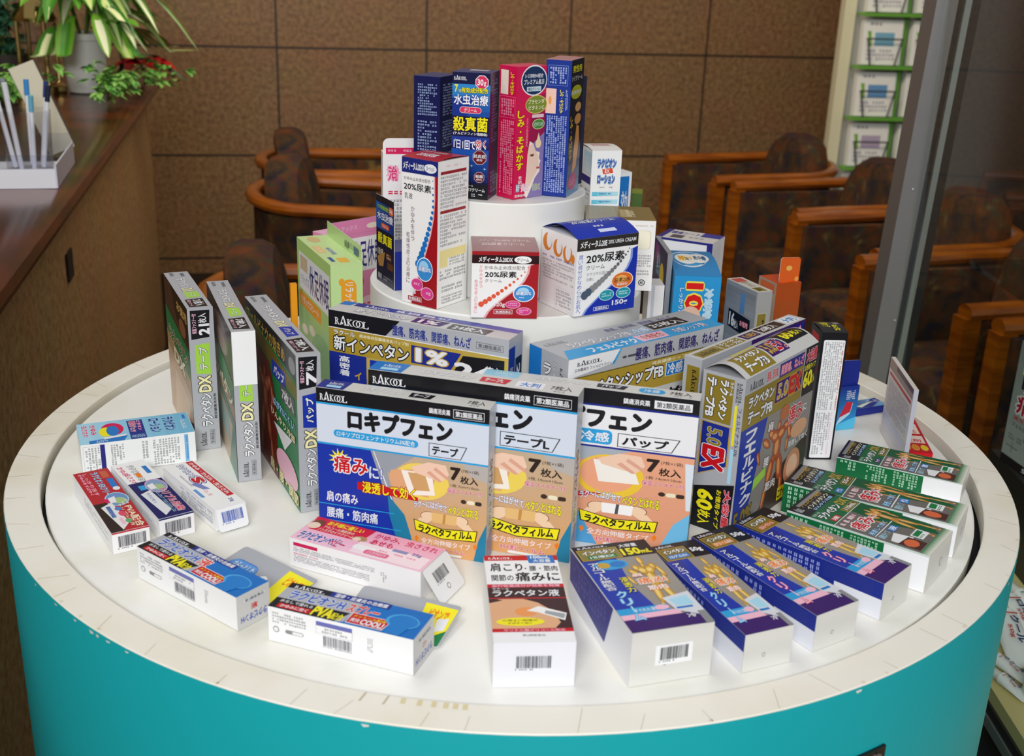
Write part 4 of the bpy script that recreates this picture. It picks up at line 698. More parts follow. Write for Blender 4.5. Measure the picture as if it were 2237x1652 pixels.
# ------------------------------------------------------------------ two blue and silver hang-card boxes, front left
BLUE = 'blue and silver boxes with yellow-cornered hang cards'
def blue_box(key, label, sub, sc_, dx):
    B = Carton(key, 'lotion_box', label, base='F3F4F6', group=BLUE, flap='R', fcol='C4C8D0')
    f = B.F('T'); f.gr(0, 0, 1, 1, 'u', '0F6CC0', 4, True); f.p([(0, 0), (.55, 0), (.52, .95), (.45, 1), (0, 1)], 's'); f.r(0, .0, .30, .2, 'k'); f.rk(.04, .04, .26, .18, 'w'); f.r(.3, 0, .72, .2, 'n2'); f.t('湿疹・皮膚炎の治療薬', .33, .03, .70, .17, 'w', b=.03)
    f.t('ラクピオンH', .06, .25, .45, .58, '2A5AC0', 'w', .04); f.t(sub, .47, .25, .47 + dx, .58, 'E04030', 'w', .04); f.p([(0, .62), (.52, .62), (.46, 1), (0, 1)], 'k'); f.r(.05, .80, .28, .96, 'r'); f.t('かゆみに効く', .07, .82, .26, .94, 'w'); f.t('水なしで塗れる', .04, .65, .27, .76, 'w'); f.t('PVA', .29, .64, .42, .95, 'y', b=.06); f.t('配合', .42, .72, .50, .95, 'y', b=.03)
    f.p([(.53, .56), (.80, .56), (.78, .95), (.53, .95)], 'w'); f.p([(.535, .58), (.795, .58), (.775, .93), (.535, .93)], 'r'); f.t('爽快', .55, .74, .61, .88, 'w'); f.t('COOL!', .62, .72, .77, .9, 'w', b=.05); f.t('メントール配合', .55, .62, .77, .70, 'y')
    f.e(.86, .50, .11, .26, '4AA8E4'); f.e(.865, .50, .095, .225, '1E7CCB'); f.p([(.8, .60), (.93, .60), (.9, 1), (.8, 1)], '1E7CCB')
    g = B.F('F'); g.n(.03, .12, .27, .46, 'gy', 4); g.e(.055, .62, .022, .09, 'gy'); g.e(.055, .62, .016, .065, 'w'); g.rr(.12, .57, .25, .68, 'gy', .5); g.rr(.17, .585, .245, .665, 'w', .5); g.r(.34, .10, .59, .22, '6A70B8'); g.fr(.34, .22, .59, .44, 'gy', .0002); g.r(.34, .22, .59, .44, 'F3F4F6'); g.n(.38, .25, .56, .42, 'gy', 2); g.bar(.39, .48, .59, .76, '6A6A72'); g.n(.69, .25, .73, .65, 'gy', 3, True)
    k = B.F('R', 's2'); k.fr(.2, .15, .86, .28, 'gy', .0002); k.r(.2, .15, .86, .28, 'E0E2E6'); k.t('第2類医薬品', .24, .17, .82, .26, 'ds'); k.t(sub, .42, .38, .62, .55, 'r', b=.03); k.t('ラクピオンH', .1, .64, .9, .86, '2A4AB0', b=.03, rot=180)
    wd, dd = B.w * 1.03, .054
    q = B.panel('hang_card', (-B.w / 2 + .040, B.d / 2 + dd, .010), (wd - .040, 0, 0), (0, -dd, -.008), 'A8ABB2', label='grey hang card with a yellow corner and a punched slot', round_=.004)
    q.rr(.06, .30, .42, .62, '3A6CC0', .5); q.rr(.07, .32, .41, .55, '5E9ADC', .5); q.t('さらっとした', .11, .36, .38, .52, 'w', b=.02); q.p([(.04, .66), (.30, .66), (.42, .86), (.1, .86)], 'o'); q.t('涼感パウダー', .08, .70, .36, .82, 'y'); q.e(.54, .50, .05, .09, 'F2F2F4')
    q.p([(.66, .08), (.985, .10), (.985, .62), (.80, .96), (.70, .6)], 'y'); q.t('ピオンで', .74, .18, .93, .42, 'o', b=.04); q.p([(.985, .62), (.985, .99), (.80, .96)], 'gn'); q.p([(.85, .40), (.95, .34), (.96, .62), (.88, .70)], 'w')
    return B.done()
blue_box('N1', 'blue and silver boxed lotion with red kanji and hang card, left of its pair', '液', 'r', .09)
blue_box('N2', 'blue and silver boxed spray with a long red word, right of its pair', 'スプレー', 'r', .22)
# ------------------------------------------------------------------ pink baby cream box
B = Carton('O', 'cream_box', 'pale pink cream box with a red picture strip and an open end flap', base='F4F2F4', flap=None)
f = B.F('T'); f.gr(0, 0, 1, 1, 'F0A8C4', 'F6C8DA', 6); f.p([(.0, 0), (.47, 0), (.45, .52), (.04, .52)], 'D8203C'); f.t('お子様に優しい', .12, .06, .40, .22, 'y', 'o', .03); f.t('アルコール無配合の', .12, .26, .36, .36, 'cr'); f.t('ノンステロイドクリーム', .1, .38, .38, .49, 'cr'); f.e(.06, .26, .05, .16, '7A4A20'); f.e(.05, .36, .045, .13, 'F0D8C0'); f.e(.43, .42, .05, .10, 'B89060'); f.e(.41, .46, .03, .08, 'F0D8C0')
f.t('ラクピオンベビー', .03, .62, .37, .93, '2A4AA8', 'w', .04, o2='lp'); f.t('ベビー', .27, .66, .39, .93, 'pk', 'w', .04); f.r(.45, .5, .98, .95, 'F7E2EA'); f.t('かゆみ、虫さされ', .50, .06, .97, .26, 'D01C58', b=.03); f.t('あせも', .51, .30, .68, .50, 'D01C58', b=.03); f.rr(.44, .62, .60, .80, 'F4F4F4'); f.r(.70, .46, .81, .56, '8A90C0'); f.t('25g', .84, .44, .91, .56, '4A50A0'); f.rr(.54, .72, .72, .88, 'E86A90'); f.t('ノンステロイド', .56, .75, .7, .85, 'w'); f.n(.62, .62, .9, .70, 'E86A90', 1)
g = B.F('F'); g.r(.03, .12, .22, .24, 'D01C58'); g.n(.03, .28, .66, .46, '8A8A92', 3); g.n(.03, .48, .5, .56, 'D85A70', 1); g.n(.03, .57, .62, .80, '8A8A92', 4); g.n(.70, .35, .75, .7, '8A8A92', 3, True)
q = B.panel('end_flap', (B.w / 2 + .001, -B.d / 2 + .001, B.h + .0002), (0, B.d - .002, 0), (.020, 0, -B.h + .001), 'ECEDEF', label='open white end flap with a barcode', round_=.004); q.bar(.22, .2, .72, .5, '5A5A62'); q.e(.5, .74, .06, .08, 'gy'); q.e(.5, .74, .04, .055, 'ECEDEF')
B.done()
# ------------------------------------------------------------------ four boxes on the left rim
B = Carton('P1', 'lotion_box', 'light blue lotion box lying on its long side, rearmost of the left rim group', base='F2F4F4', flap='R')
f = B.F('Tr'); f.gr(0, 0, 1, 1, '6FB8DC', 'A8DAF0', 8); f.t('ラクピオン', .15, .14, .80, .24, 'n2', 'lc', .05, ow=.06); f.t('ローション', .15, .27, .80, .37, 'n2', 'lc', .05, ow=.06); f.r(.1, .03, .3, .055, 'u'); f.n(.35, .05, .8, .09, 'w', 2)
f.r(.1, .42, 1, .56, 'n2'); f.t('ビタミン', .14, .44, .62, .475, 'lp', 'pk', .03); f.t('爽快ジュッ', .14, .485, .66, .545, 'pk', 'w', .04); f.v('さらさらジェル', .80, .43, .96, .55, 'lc'); f.e(.42, .70, .30, .10, 'pk'); f.e(.52, .76, .22, .06, 'y'); f.e(.50, .70, .24, .055, 'u'); f.p([(.78, .58), (1, .62), (1, .92), (.86, .92)], 'u'); f.p([(.72, .58), (.80, .6), (.86, .78), (.78, .8)], 'w'); f.t('かゆみ', .12, .84, .60, .895, 'pk', 'w', .03); f.t('虫さされ', .12, .91, .66, .965, 'pk', 'w', .03); f.n(.86, .76, .98, .86, 'w', 3, True)
g = B.F('F'); g.fr(.02, .08, .20, .92, 'gy', .0002); g.r(.02, .08, .20, .92, 'F2F4F4'); g.n(.03, .12, .16, .88, 'gy', 5, True); g.r(.165, .05, .205, .9, '2A2A80'); g.n(.25, .1, .37, .85, 'gy', 5, True); g.n(.52, .1, .58, .7, 'gy', 2, True); g.n(.62, .1, .86, .95, 'gy', 9, True); g.r(.905, .05, .94, .95, '7FB8E4'); g.n(.915, .1, .935, .9, 'u', 1, True)
B.done()
def small_box(key, label, kind):
    B = Carton(key, 'ointment_box', label, base='F2F2F4', flap=None if kind == 'S' else 'F', group='slim ointment boxes lying on the left rim')
    f = B.F('Tr')
    if kind == 'red':
        f.r(0, 0, 1, 1, 'B8202C'); f.r(.55, .62, 1, 1, '2A1A14'); f.t('かゆみをすばやく', .03, .80, .40, .90, 'lp', 'r', .02); f.t('しっかり治す', .04, .66, .42, .78, 'lp', 'r', .02); f.t('ラクピオンEXクリームα', .04, .34, .52, .56, 'lc', 'n2', .03, ow=.05); f.r(.18, .06, .34, .24, 'u'); f.e(.36, .14, .03, .1, 'w'); f.r(.04, .1, .16, .3, 'C86040')
        f.e(.53, .32, .11, .32, 'lc'); f.e(.53, .32, .10, .29, '6C94C8'); f.e(.56, .28, .05, .18, 'A8C48A'); f.p([(.48, .34), (.58, .38), (.58, .54), (.50, .54)], 'w'); f.p([(.50, .56), (.57, .54), (.56, .66), (.50, .68)], 'pk')
        f.p([(.57, .52), (.90, .40), (.99, .66), (.62, .86)], 'E8E8E6'); f.r(.62, .62, .80, .74, '6A88C0'); f.t('EXクリーム', .63, .63, .79, .73, 'n2'); f.r(.82, .5, .92, .6, 'lp'); f.t('PVA配合', .66, .06, .98, .28, 'cr', b=.04); f.t('トリプル処方', .62, .30, .96, .40, 'cr'); f.n(.56, .08, .64, .3, 'cr', 2); f.e(.68, .46, .03, .09, '5A80C0'); f.e(.76, .44, .04, .09, 'E04A6A'); f.e(.88, .40, .03, .08, '5AB070')
    elif kind == 'white':
        f.r(0, 0, 1, 1, 'F4F4F4'); f.t('かゆみ', .06, .74, .22, .92, 'pk', b=.02); f.t('虫さされ', .20, .70, .40, .88, 'pk', b=.02); f.t('ラクピオンEX', .06, .42, .38, .62, 'w', 'k', .04, ow=.07); f.r(.22, .44, .30, .58, 'o'); f.r(.12, .1, .26, .24, 'u'); f.r(.38, 0, 1, 1, 'n'); f.e(.49, .32, .12, .30, 'lp'); f.e(.49, .32, .11, .28, '8AA0C8'); f.e(.52, .28, .05, .15, 'A8C48A'); f.p([(.44, .36), (.54, .36), (.54, .54), (.46, .56)], 'w'); f.r(.44, .62, .52, .8, 'c')
        f.p([(.54, .58), (.90, .48), (.97, .74), (.58, .90)], 'E2E4EA'); f.t('ラクピオン', .58, .66, .76, .76, '4A5AA0'); f.t('トリプル効果!', .56, .12, .95, .36, 'pk', 'w', .04, ow=.05); f.n(.60, .40, .95, .50, 'lc', 2)
    else:
        f.r(0, 0, 1, 1, 'F3F3F4'); f.r(.02, .03, .82, .26, 'C8202E'); f.t('かゆみ・かぶれ・虫さされ', .05, .07, .78, .22, 'w', b=.03); f.t('ラクピオン', .04, .40, .34, .62, 'w', 'n2', .04, ow=.10); f.t('S', .36, .36, .46, .66, 'r', 'w', .08, o2='n2', ow=.07); f.p([(.44, .62), (.62, .46), (.60, .66), (.46, .82)], '7A84C4'); f.n(.62, .58, .74, .72, 'E07080', 2); f.rr(.56, .84, .74, .95, '6A9AD8'); f.n(.24, .80, .5, .88, 'gy', 2); f.t('20g', .86, .2, .93, .36, 'n2')
    g = B.F('F')
    if kind == 'S':
        q = B.panel('end_flap', (-B.w / 2 + .0005, -B.d / 2 - .0006, B.h), (B.w - .001, 0, 0), (0, -.007, -B.h + .001), 'F0F1F4', label='open white end flap with a blue barcode', round_=.004); q.bar(.16, .15, .88, .62, '3A5AB8')
        h = B.F('L'); h.n(.35, .2, .95, .8, '9AA0B8', 4)
    else:
        g.r(0, 0, 1, .07, 'B8202C' if kind == 'red' else 'n'); g.bar(.16, .2, .92, .72, '55555E'); h = B.F('L'); h.n(.3, .3, .9, .7, 'C4C4C8', 3)
    return B.done(flap='end_flap')
small_box('P2', 'slim red ointment box with a brown stripe, leftmost of the three on the left rim', 'red')
small_box('P3', 'slim ointment box half white half violet, middle of the three on the left rim', 'white')
small_box('P4', 'slim white ointment box with a red slogan stripe and blue barcode, right of the three', 'S')
# ------------------------------------------------------------------ boxes on the lower riser
def wave(f, y0, c, glow, pts):
    p2 = [(x - .035, y) for x, y in pts]
    f.p(p2 + [(1, 1), (1, y0)][::1] if False else [(1, y0)] + p2 + [(1, 1)], glow); f.p([(1, y0)] + pts + [(1, 1)], c)
WV = [(.90, .12), (.91, .25), (.88, .38), (.80, .52), (.66, .65), (.45, .78), (.30, .90), (.22, 1)]
B = Carton('Q1', 'lotion_box', 'tall white and dark red lotion box with blue dots, on the lower riser', base='F3F2F0', fcol='B0202C', bulge=.002)
f = B.F('F'); wave(f, .1, 'A0141E', 'E8B0B0', [(.92, .1), (.93, .25), (.90, .38), (.82, .50), (.70, .62), (.55, .75), (.42, .86), (.28, 1)]); f.r(0, 0, 1, .10, '1E2A78'); f.t('メディータム20DX', .04, .025, .62, .08, 'w', b=.03); f.e(.79, .053, .17, .03, 'w'); f.t('ローション', .68, .038, .90, .068, '1E2A78'); f.t('かゆみ止め成分配合', .06, .125, .80, .15, 'ds', b=0); f.t('20%尿素', .06, .165, .82, .215, 'k', b=.02); f.t('乳液', .08, .235, .30, .275, 'k', b=0)
f.v('かゆみを伴う', .26, .32, .36, .56, '6A4A60', b=0); f.v('乾燥性皮ふの治療に', .13, .50, .23, .86, '6A4A60', b=0)
for i in range(16):
    u = i / 15; x = .86 + .05 * math.sin(u * 1.4) - .62 * max(0, u - .25) ** 1.25; f.e(x, .13 + .58 * u ** .92, .014 + .072 * u, (.014 + .072 * u) * .31 * 1.05, '1672C0', 14)
f.e(.66, .74, .23, .085, 'F4F4F8'); f.e(.66, .74, .215, .078, '3A8CD0'); f.e(.64, .72, .13, .04, '9CD0F0'); f.t('尿素20%', .49, .72, .84, .755, 'w', 'u', .03); f.e(.45, .855, .17, .045, 'lp'); f.e(.45, .855, .155, .04, 'D8408C'); f.e(.74, .905, .18, .045, 'lp'); f.e(.74, .905, .165, .04, 'D8408C'); f.n(.36, .84, .54, .87, 'lp', 1); f.n(.63, .89, .85, .92, 'lp', 1); f.t('120g', .20, .885, .42, .925, 'w', b=.02); f.fr(.20, .945, .58, .975, 'w', .0003); f.r(.20, .945, .58, .975, 'A0141E'); f.t('第2類医薬品', .22, .95, .56, .972, 'w')
g = B.F('R'); g.n(.25, .03, .75, .05, 'lp', 1); g.r(.08, .07, .92, .09, 'dr'); g.n(.08, .10, .95, .32, '9A9A9E', 9, False, .7); g.r(.08, .33, .92, .35, 'dr'); g.n(.08, .36, .95, .58, '9A9A9E', 9, False, .7); g.r(.08, .60, .94, .66, 'EFDF9A'); g.r(.08, .66, .34, .72, 'EFDF9A'); g.n(.40, .66, .9, .72, '9A9A9E', 3); g.n(.08, .74, .95, .81, '8A8A8E', 3, False, .6); g.n(.15, .85, .85, .90, '8A8A8E', 2); g.n(.15, .92, .85, .98, '8A8A8E', 3)
t = B.F('T'); t.t('メディータム20DX', .1, .2, .7, .45, 'w', b=.02); t.t('20%尿素', .2, .55, .7, .8, 'w', b=.02); B.done()
B = Carton('Q2', 'cream_box', 'small white and dark red cream box with orange dots, on the lower riser', base='F3F2F0', fcol='9A6A6C', bulge=.001, cols=dict(R='A0141E'))
f = B.F('F'); wave(f, .16, 'A81622', 'E8B0B0', [(.88, .2), (.86, .32), (.80, .44), (.70, .55), (.55, .66), (.40, .78), (.28, .90), (.22, 1)]); f.r(0, 0, 1, .055, 'A0141E'); f.r(0, .055, 1, .18, '2A0A10'); f.t('メディータム20DX', .10, .075, .61, .16, 'w', b=.03); f.e(.76, .118, .13, .055, 'F4F4F4'); f.t('クリーム', .67, .09, .85, .145, '2A0A10'); f.t('かゆみ止め成分配合', .19, .21, .80, .27, '5A4A4A', b=0); f.t('20%尿素', .20, .295, .67, .385, 'k', b=.03); f.t('クリーム', .20, .41, .45, .46, 'k', b=0)
f.v('かゆみを伴う', .115, .20, .165, .55, 'E07080', b=0); f.v('乾燥性皮ふの治療に', .045, .42, .095, .93, 'E07080', b=0)
for i in range(13): u = i / 12; f.e(.84 - .69 * u ** 1.1, .23 + .56 * u ** .85, .009 + .034 * u, .009 + .033 * u, 'E2583A', 14)
f.e(.79, .62, .165, .13, 'F4F4F8'); f.e(.79, .62, .15, .118, '3A8CD0'); f.e(.78, .59, .09, .06, 'A4D4F0'); f.t('尿素20%', .67, .59, .90, .645, 'w', 'u', .03); f.n(.72, .67, .86, .70, 'w', 1)
for x, y in ((.63, .79), (.80, .89)): f.e(x, y, .115, .06, 'lp'); f.e(x, y, .105, .052, 'D8408C'); f.n(x - .07, y - .03, x + .07, y + .03, 'lp', 2)
f.t('120g', .35, .76, .51, .84, 'w', b=.02); f.fr(.35, .875, .62, .93, 'w', .0004); f.r(.35, .875, .62, .93, 'A81622'); f.t('第2類医薬品', .37, .885, .60, .92, 'w')
t = B.F('T'); t.t('メディータム20DX', .12, .25, .6, .42, 'E8D0D0'); t.t('クリーム', .63, .25, .9, .42, 'E8D0D0'); t.t('20%尿素クリーム', .15, .5, .8, .68, 'E8D0D0'); B.done()
B = Carton('Q3', 'cream_box', 'white and royal blue cream box with an arched blue lid, right on the lower riser', base='F3F3F3', fcol='1430A8', bulge=.009)
f = B.F('F'); wave(f, .17, '1430A8', '8AA0E0', [(.92, .2), (.92, .32), (.86, .44), (.74, .56), (.56, .68), (.38, .80), (.22, .92), (.16, 1)]); f.r(0, 0, 1, .155, '2E2A28'); f.t('メディータム20E', .05, .03, .48, .125, 'w', b=.03); f.t('20% UREA CREAM', .50, .05, .96, .10, 'w', b=.01); f.t('20%尿素', .16, .205, .78, .325, 'k', b=.03); f.t('クリーム', .16, .35, .46, .41, 'k', b=0); f.t('カサカサお肌の', .17, .445, .52, .49, 'gy', b=0); f.t('治療に', .17, .51, .30, .555, 'gy', b=0); f.v('潤い成分がなめらかお肌へ', .03, .20, .10, .97, '3A5AC0', b=0)
for i in range(16): u = i / 15; f.e(.86 - .71 * u ** 1.25, .19 + .54 * u ** .95,   .009 + .050 * u, .009 + .048 * u, mix('k', '8A8A8E', min(1, 1.6 * u)) if u < .93 else col('4A5A70'), 14)
f.e(.77, .60, .185, .11, 'F8E0D0'); f.e(.77, .60, .17, .10, 'E07028'); f.e(.75, .58, .10, .05, 'F4B060'); f.t('尿素20%', .64, .565, .90, .62, '4A2A10', b=.02); f.t('保湿成分', .68, .635, .86, .67, 'w')
for x in (.52, .80): f.e(x, .77, .125, .075, 'C8E8EC'); f.e(x, .77, .115, .066, '1E98A8'); f.n(x - .08, .74, x + .08, .80, 'C8F0F0', 2)
f.t('150g', .62, .855, .88, .94, 'w', b=.03); f.fr(.32, .915, .56, .955, 'w', .0004); f.r(.32, .915, .56, .955, '1430A8'); f.t('第2類医薬品', .34, .92, .54, .95, 'w')
g = B.F('L')
for i, (x, a) in enumerate(((.17, .14), (.47, .16), (.75, .16))):
    y = .16 + .035 * i; g.e(x, y, .13, .115, 'E08A3C'); g.e(x + .05 * (1 - i * .4), y - .03, .075, .105, 'F3F3F3')
    if i == 2: g.e(.90, y + .04, .05, .06, 'E08A3C')
g.n(.05, .32, .95, .36, '6A70B0', 1); g.n(.05, .38, .95, .64, 'A8A8AC', 7, False, .85); g.fr(.45, .70, .95, .97, 'C4C4C8', .0002); g.r(.45, .70, .95, .97, 'F3F3F3'); g.n(.48, .72, .92, .95, 'A0A0A6', 5)
t = B.F('T'); t.t('メディータム20E', .15, .12, .75, .35, 'D0D8F4', b=.02); t.t('20%尿素クリーム', .15, .42, .85, .6, 'w', b=.02); t.n(.4, .7, .7, .78, 'w', 1); t.r(.42, .82, .7, .9, 'D0D8F4'); B.done()
B = Carton('Q4', 'cream_box', 'small dark blue blister pack with an orange badge, left edge of the lower riser', base='n2', flap=None)
B.body = MB(); B.body.box(-B.w / 2, -B.d / 2, .0002, B.w / 2, B.d / 2, .042, 'n2')
def dark_front(f, sub):
    f.r(0, 0, 1, 1, '0C1030'); f.r(0, 0, 1, .06, 'k'); f.gr(0, .08, 1, .38, '1C5AA8', '0E2A70', 6, True); f.t('7つの有効成分配合', .08, .10, .70, .15, 'lg', 'k', .04); f.t('水虫治療', .08, .18, .94, .27, 'w', 'n2', .04); f.rr(.28, .30, .74, .355, 'E05A30', .5); f.t('クリーム', .36, .31, .66, .345, 'w'); f.rr(.72, .08, .96, .17, 'E0652C'); f.t('20g', .76, .1, .92, .15, 'w'); f.t('殺真菌', .10, .42, .88, .54, 'y', 'k', .06); f.r(.05, .6, .4, .7, '4A4238'); f.t('1日1回', .08, .61, .38, .68, 'cr'); f.p([(.05, .72), (.5, .62), (.4, .8), (.15, .82)], 'A87A40'); f.r(.56, .62, .85, .70, '5A3420'); f.r(.62, .72, .95, .80, '5A3420'); f.n(.58, .63, .83, .69, 'd8c090', 2); f.e(.3, .7, .1, .04, 'A87A40'); f.r(.08, .90, .3, .96, 'gy'); f.n(.4, .9, .9, .96, 'gy', 2)
q = B.panel('hang_card', (-B.w / 2, -B.d / 2 - .0008, B.h), (B.w, 0, 0), (0, 0, -B.h + .0003), '0C1030', 'n2', label='dark printed hang card')
dark_front(q, 1); h = B.F('R'); h.n(.25, .58, .85, .98, 'w', 2, True); B.done()
B = Carton('Q5', 'cream_box', 'white and pink hang-tab pack with a round hole, behind the tallest white box', base='F1EDEE', flap=None)
q = B.panel('hang_tab', (-B.w / 2, -B.d / 2 - .0006, B.h + .016), (B.w, 0, 0), (0, 0, -.030), 'F1ECEC', label='rounded white hang tab with a round hole', round_=.007); q.r(.06, .35, .62, .58, 'D8205C'); q.n(.10, .40, .58, .53, 'lp', 1); q.e(.82, .40, .06, .12, '6A6258'); q.t('第2類医薬品', .42, .66, .66, .76, 'gy')
f = B.F('F'); f.t('効', .1, .10, .3, .24, 'E8588C', 'lp', .05); f.star(.2, .17, .16, 'F2B0C8', 7, .6); f.t('治', .12, .12, .28, .22, 'D8306C', b=.04); f.n(.1, .32, .9, .38, 'D83A60', 1); f.n(.08, .40, .95, .60, 'gy', 6); f.n(.08, .62, .95, .82, 'gy', 7); f.gr(0, .84, 1, 1, 'C8D0D8', '7FA0C0', 4); B.done()
B = Carton('Q6', 'cream_box', 'white box with a metallic gold lid, behind the royal blue one at the right', base='F2F0EE', fcol='8F7A48')
f = B.F('F'); f.n(.35, .06, .97, .09, 'C8B8A8', 1); f.rr(.35, .14, .94, .40, 'D8D0A8', .15); f.rr(.36, .145, .93, .395, 'F6F0D8', .15); f.n(.35, .48, .97, .66, '9A9A9E', 5); f.n(.35, .70, .95, .78, '9A9A9E', 2); f.e(.85, .88, .05, .045, 'k'); f.e(.85, .88, .038, .034, 'F2F0EE'); f.t('紙', .825, .86, .875, .90, 'k', b=.03)
t = B.F('T'); t.gr(0, 0, .45, 1, 'A89A84', '9A8858', 5, True); t.p([(.52, .25), (.66, .25), (.68, .8), (.5, .8)], 'C8B888'); t.t('薬用', .6, .3, .72, .8, 'E8DCB8'); B.done()
B = Carton('Q7', 'lotion_box', 'white lotion box with blue outlined lettering, behind the tall navy and black one', base='F2F3F4', bulge=.002, fcol='ECE8E4')
f = B.F('F'); f.t('ラクピオン', .20, .07, .82, .135, '3A4CA8', 'lc', .05, o2='n2', ow=.06); f.p([(.36, .15), (.7, .14), (.74, .18), (.4, .19)], 'E0502C'); f.t('EX', .45, .15, .62, .18, 'w'); f.t('ローション', .22, .20, .80, .265, '3A4CA8', 'lc', .05, o2='n2', ow=.06); f.n(.3, .29, .75, .31, 'gy', 1); f.gr(.06, .335, .94, .37, '5CC0DC', 'B8E4F0', 5, True); f.gr(.06, .40, .94, .435, '5CC0DC', 'B8E4F0', 5, True); f.n(.3, .345, .7, .36, 'n2', 1); f.n(.3, .41, .7, .425, 'n2', 1); f.n(.08, .46, .92, .62, 'gy', 6, False, .6)
g = B.F('L'); g.gr(.4, .02, 1, .2, 'B8DCEC', 'E8F0F4', 4); g.r(0, .22, .95, .28, '2A2A80'); g.n(.2, .32, .95, .42, 'gy', 3); g.r(.4, .55, .85, .57, 'r'); t = B.F('T'); t.r(.2, .3, .8, .6, 'D0A8A8'); B.done()
B = Carton('Q8', 'cream_box', 'narrow sky-blue box with a white edge, behind the white lotion box with outlined lettering', base='F0F2F4')
f = B.F('F'); f.r(0, .02, .82, .45, '1878C8'); f.r(0, .45, .82, .62, '7A6A9A'); f.r(0, .62, .9, 1, '1466B8'); f.t('効', .3, .1, .75, .22, 'w'); f.e(.4, .5, .3, .08, 'w'); B.done()
B = Carton('Q9', 'cream_box', 'narrow olive green box just visible right of the sky-blue one, rear centre', base='4E6A34', fcol='7A8A2E')
f = B.F('F'); f.t('軟膏', .1, .25, .9, .5, 'gy', b=.04); B.done()
B = Carton('Q10', 'cream_box', 'white and blue hang tab peeking out left of the navy boxes', base='E6EAEE', flap=None)
q = B.panel('hang_tab', (-B.w / 2, -B.d / 2 - .0006, B.h + .02), (B.w, 0, 0), (0, 0, -.04), 'E4E8EC', label='rounded hang tab with a blue stripe', round_=.007); q.r(.1, .3, .9, .5, '2A5A98'); q.n(.1, .6, .9, .9, 'gy', 3); B.done()
# ------------------------------------------------------------------ boxes on the top riser
TOPS = 'tall slim cream boxes on the top riser'
B = Carton('R1', 'cream_box', 'navy cream box seen from its small-print side, far left on the top riser', base='14184E', group=TOPS, fcol='2A3A70')
f = B.F('F'); f.n(.15, .06, .9, .34, '9CB0D8', 12); f.n(.15, .38, .9, .62, '9CB0D8', 10); f.n(.15, .66, .9, .98, '9CB0D8', 12); h = B.F('L'); h.n(.15, .06, .9, .34, '9CB0D8', 12); h.n(.15, .38, .9, .98, '9CB0D8', 22); B.done()
B = Carton('R2', 'cream_box', 'navy cream box with a pink octagon marked 30 and yellow kanji, on the top riser', base='0E1446', group=TOPS, cols=dict(R='2A1648'), fcol='3A4478')
f = B.F('F'); f.r(0, 0, 1, 1, '0E1240'); f.rk(.04, .025, .38, .06, 'w'); f.gr(0, .09, 1, .34, '2C8CD0', '14409A', 6); f.p([(0, .2), (.6, .2), (.4, .34), (0, .34)], '123088'); O8 = [(.78 + .185 * math.cos(math.radians(22.5 + 45 * i)), .07 + .058 * math.sin(math.radians(22.5 + 45 * i))) for i in range(8)]; f.p(O8, 'w'); f.p([(.78 + (x - .78) * .9, .07 + (y - .07) * .9) for x, y in O8], 'D8305C'); f.t('30', .66, .045, .82, .095, 'w', b=.03); f.t('g', .83, .065, .89, .10, 'w')
f.t('7', .06, .095, .15, .155, 'y', b=.03); f.t('つの', .16, .13, .24, .155, 'y'); f.t('有効成分配合', .25, .115, .95, .155, 'y', 'k', .03); f.t('水虫治療', .05, .17, .95, .25, 'w', 'n2', .03); f.rr(.20, .265, .78, .315, 'w', .5); f.rr(.21, .268, .77, .312, 'D8305C', .5); f.t('クリーム', .32, .275, .66, .305, 'w'); f.t('殺真菌', .04, .345, .95, .455, 'y', 'k', .05, ow=.04); f.t('(テルビナフィン塩酸塩)', .04, .465, .95, .49, 'w', b=.02)
f.gr(0, .5, 1, .60, '1C3C9C', '0E1240', 4); f.t('1日1回で効く', .06, .52, .92, .595, 'w', 'n2', .05, ow=.07, arc=.1); f.t('効く', .66, .52, .92, .58, 'r', 'w', .04); f.gr(0, .60, 1, .86, '1450A8', '0A1C5A', 6)
for x, y, r in ((.76, .66, .2), (.30, .74, .2), (.76, .82, .15)):
    P8 = [(x + r * math.cos(math.radians(22.5 + 45 * i)), y + r * .31 * math.sin(math.radians(22.5 + 45 * i))) for i in range(8)]; f.p(P8, 'B8A0A0'); f.p([(x + (a - x) * .9, y + (b - y) * .9) for a, b in P8], '6A1420')
f.t('抗炎症', .60, .635, .92, .665, 'w', b=.02); f.t('成分', .68, .672, .84, .69, 'w'); f.t('かゆみ', .18, .715, .44, .745, 'w', b=.02); f.t('殺菌', .66, .80, .86, .825, 'w', b=.02); f.t('成分', .68, .83, .84, .845, 'w')
for x, y in ((.1, .53), (.4, .56), (.9, .75), (.55, .73)): f.star(x, y, .05, 'lc', 4, .2)
f.r(0, .88, 1, 1, 'k'); f.t('ラクール', .4, .885, .6, .90, 'w'); f.t('HT7クリーム', .40, .91, .92, .94, 'w', b=.02); f.n(.55, .955, .9, .985, 'w', 2)
h = B.F('R'); h.n(.2, .05, .85, .55, '8A80B0', 20, False, .9); h.n(.2, .78, .9, .96, '9A90C0', 6); t = B.F('T'); t.r(.3, .2, .8, .5, 'C8C8D0'); B.done()
B = Carton('R3', 'cream_box', 'hot pink cream box with a woman profile and yellow kana, middle of the top riser', base='D2104E', group=TOPS, fcol='E04A6A')
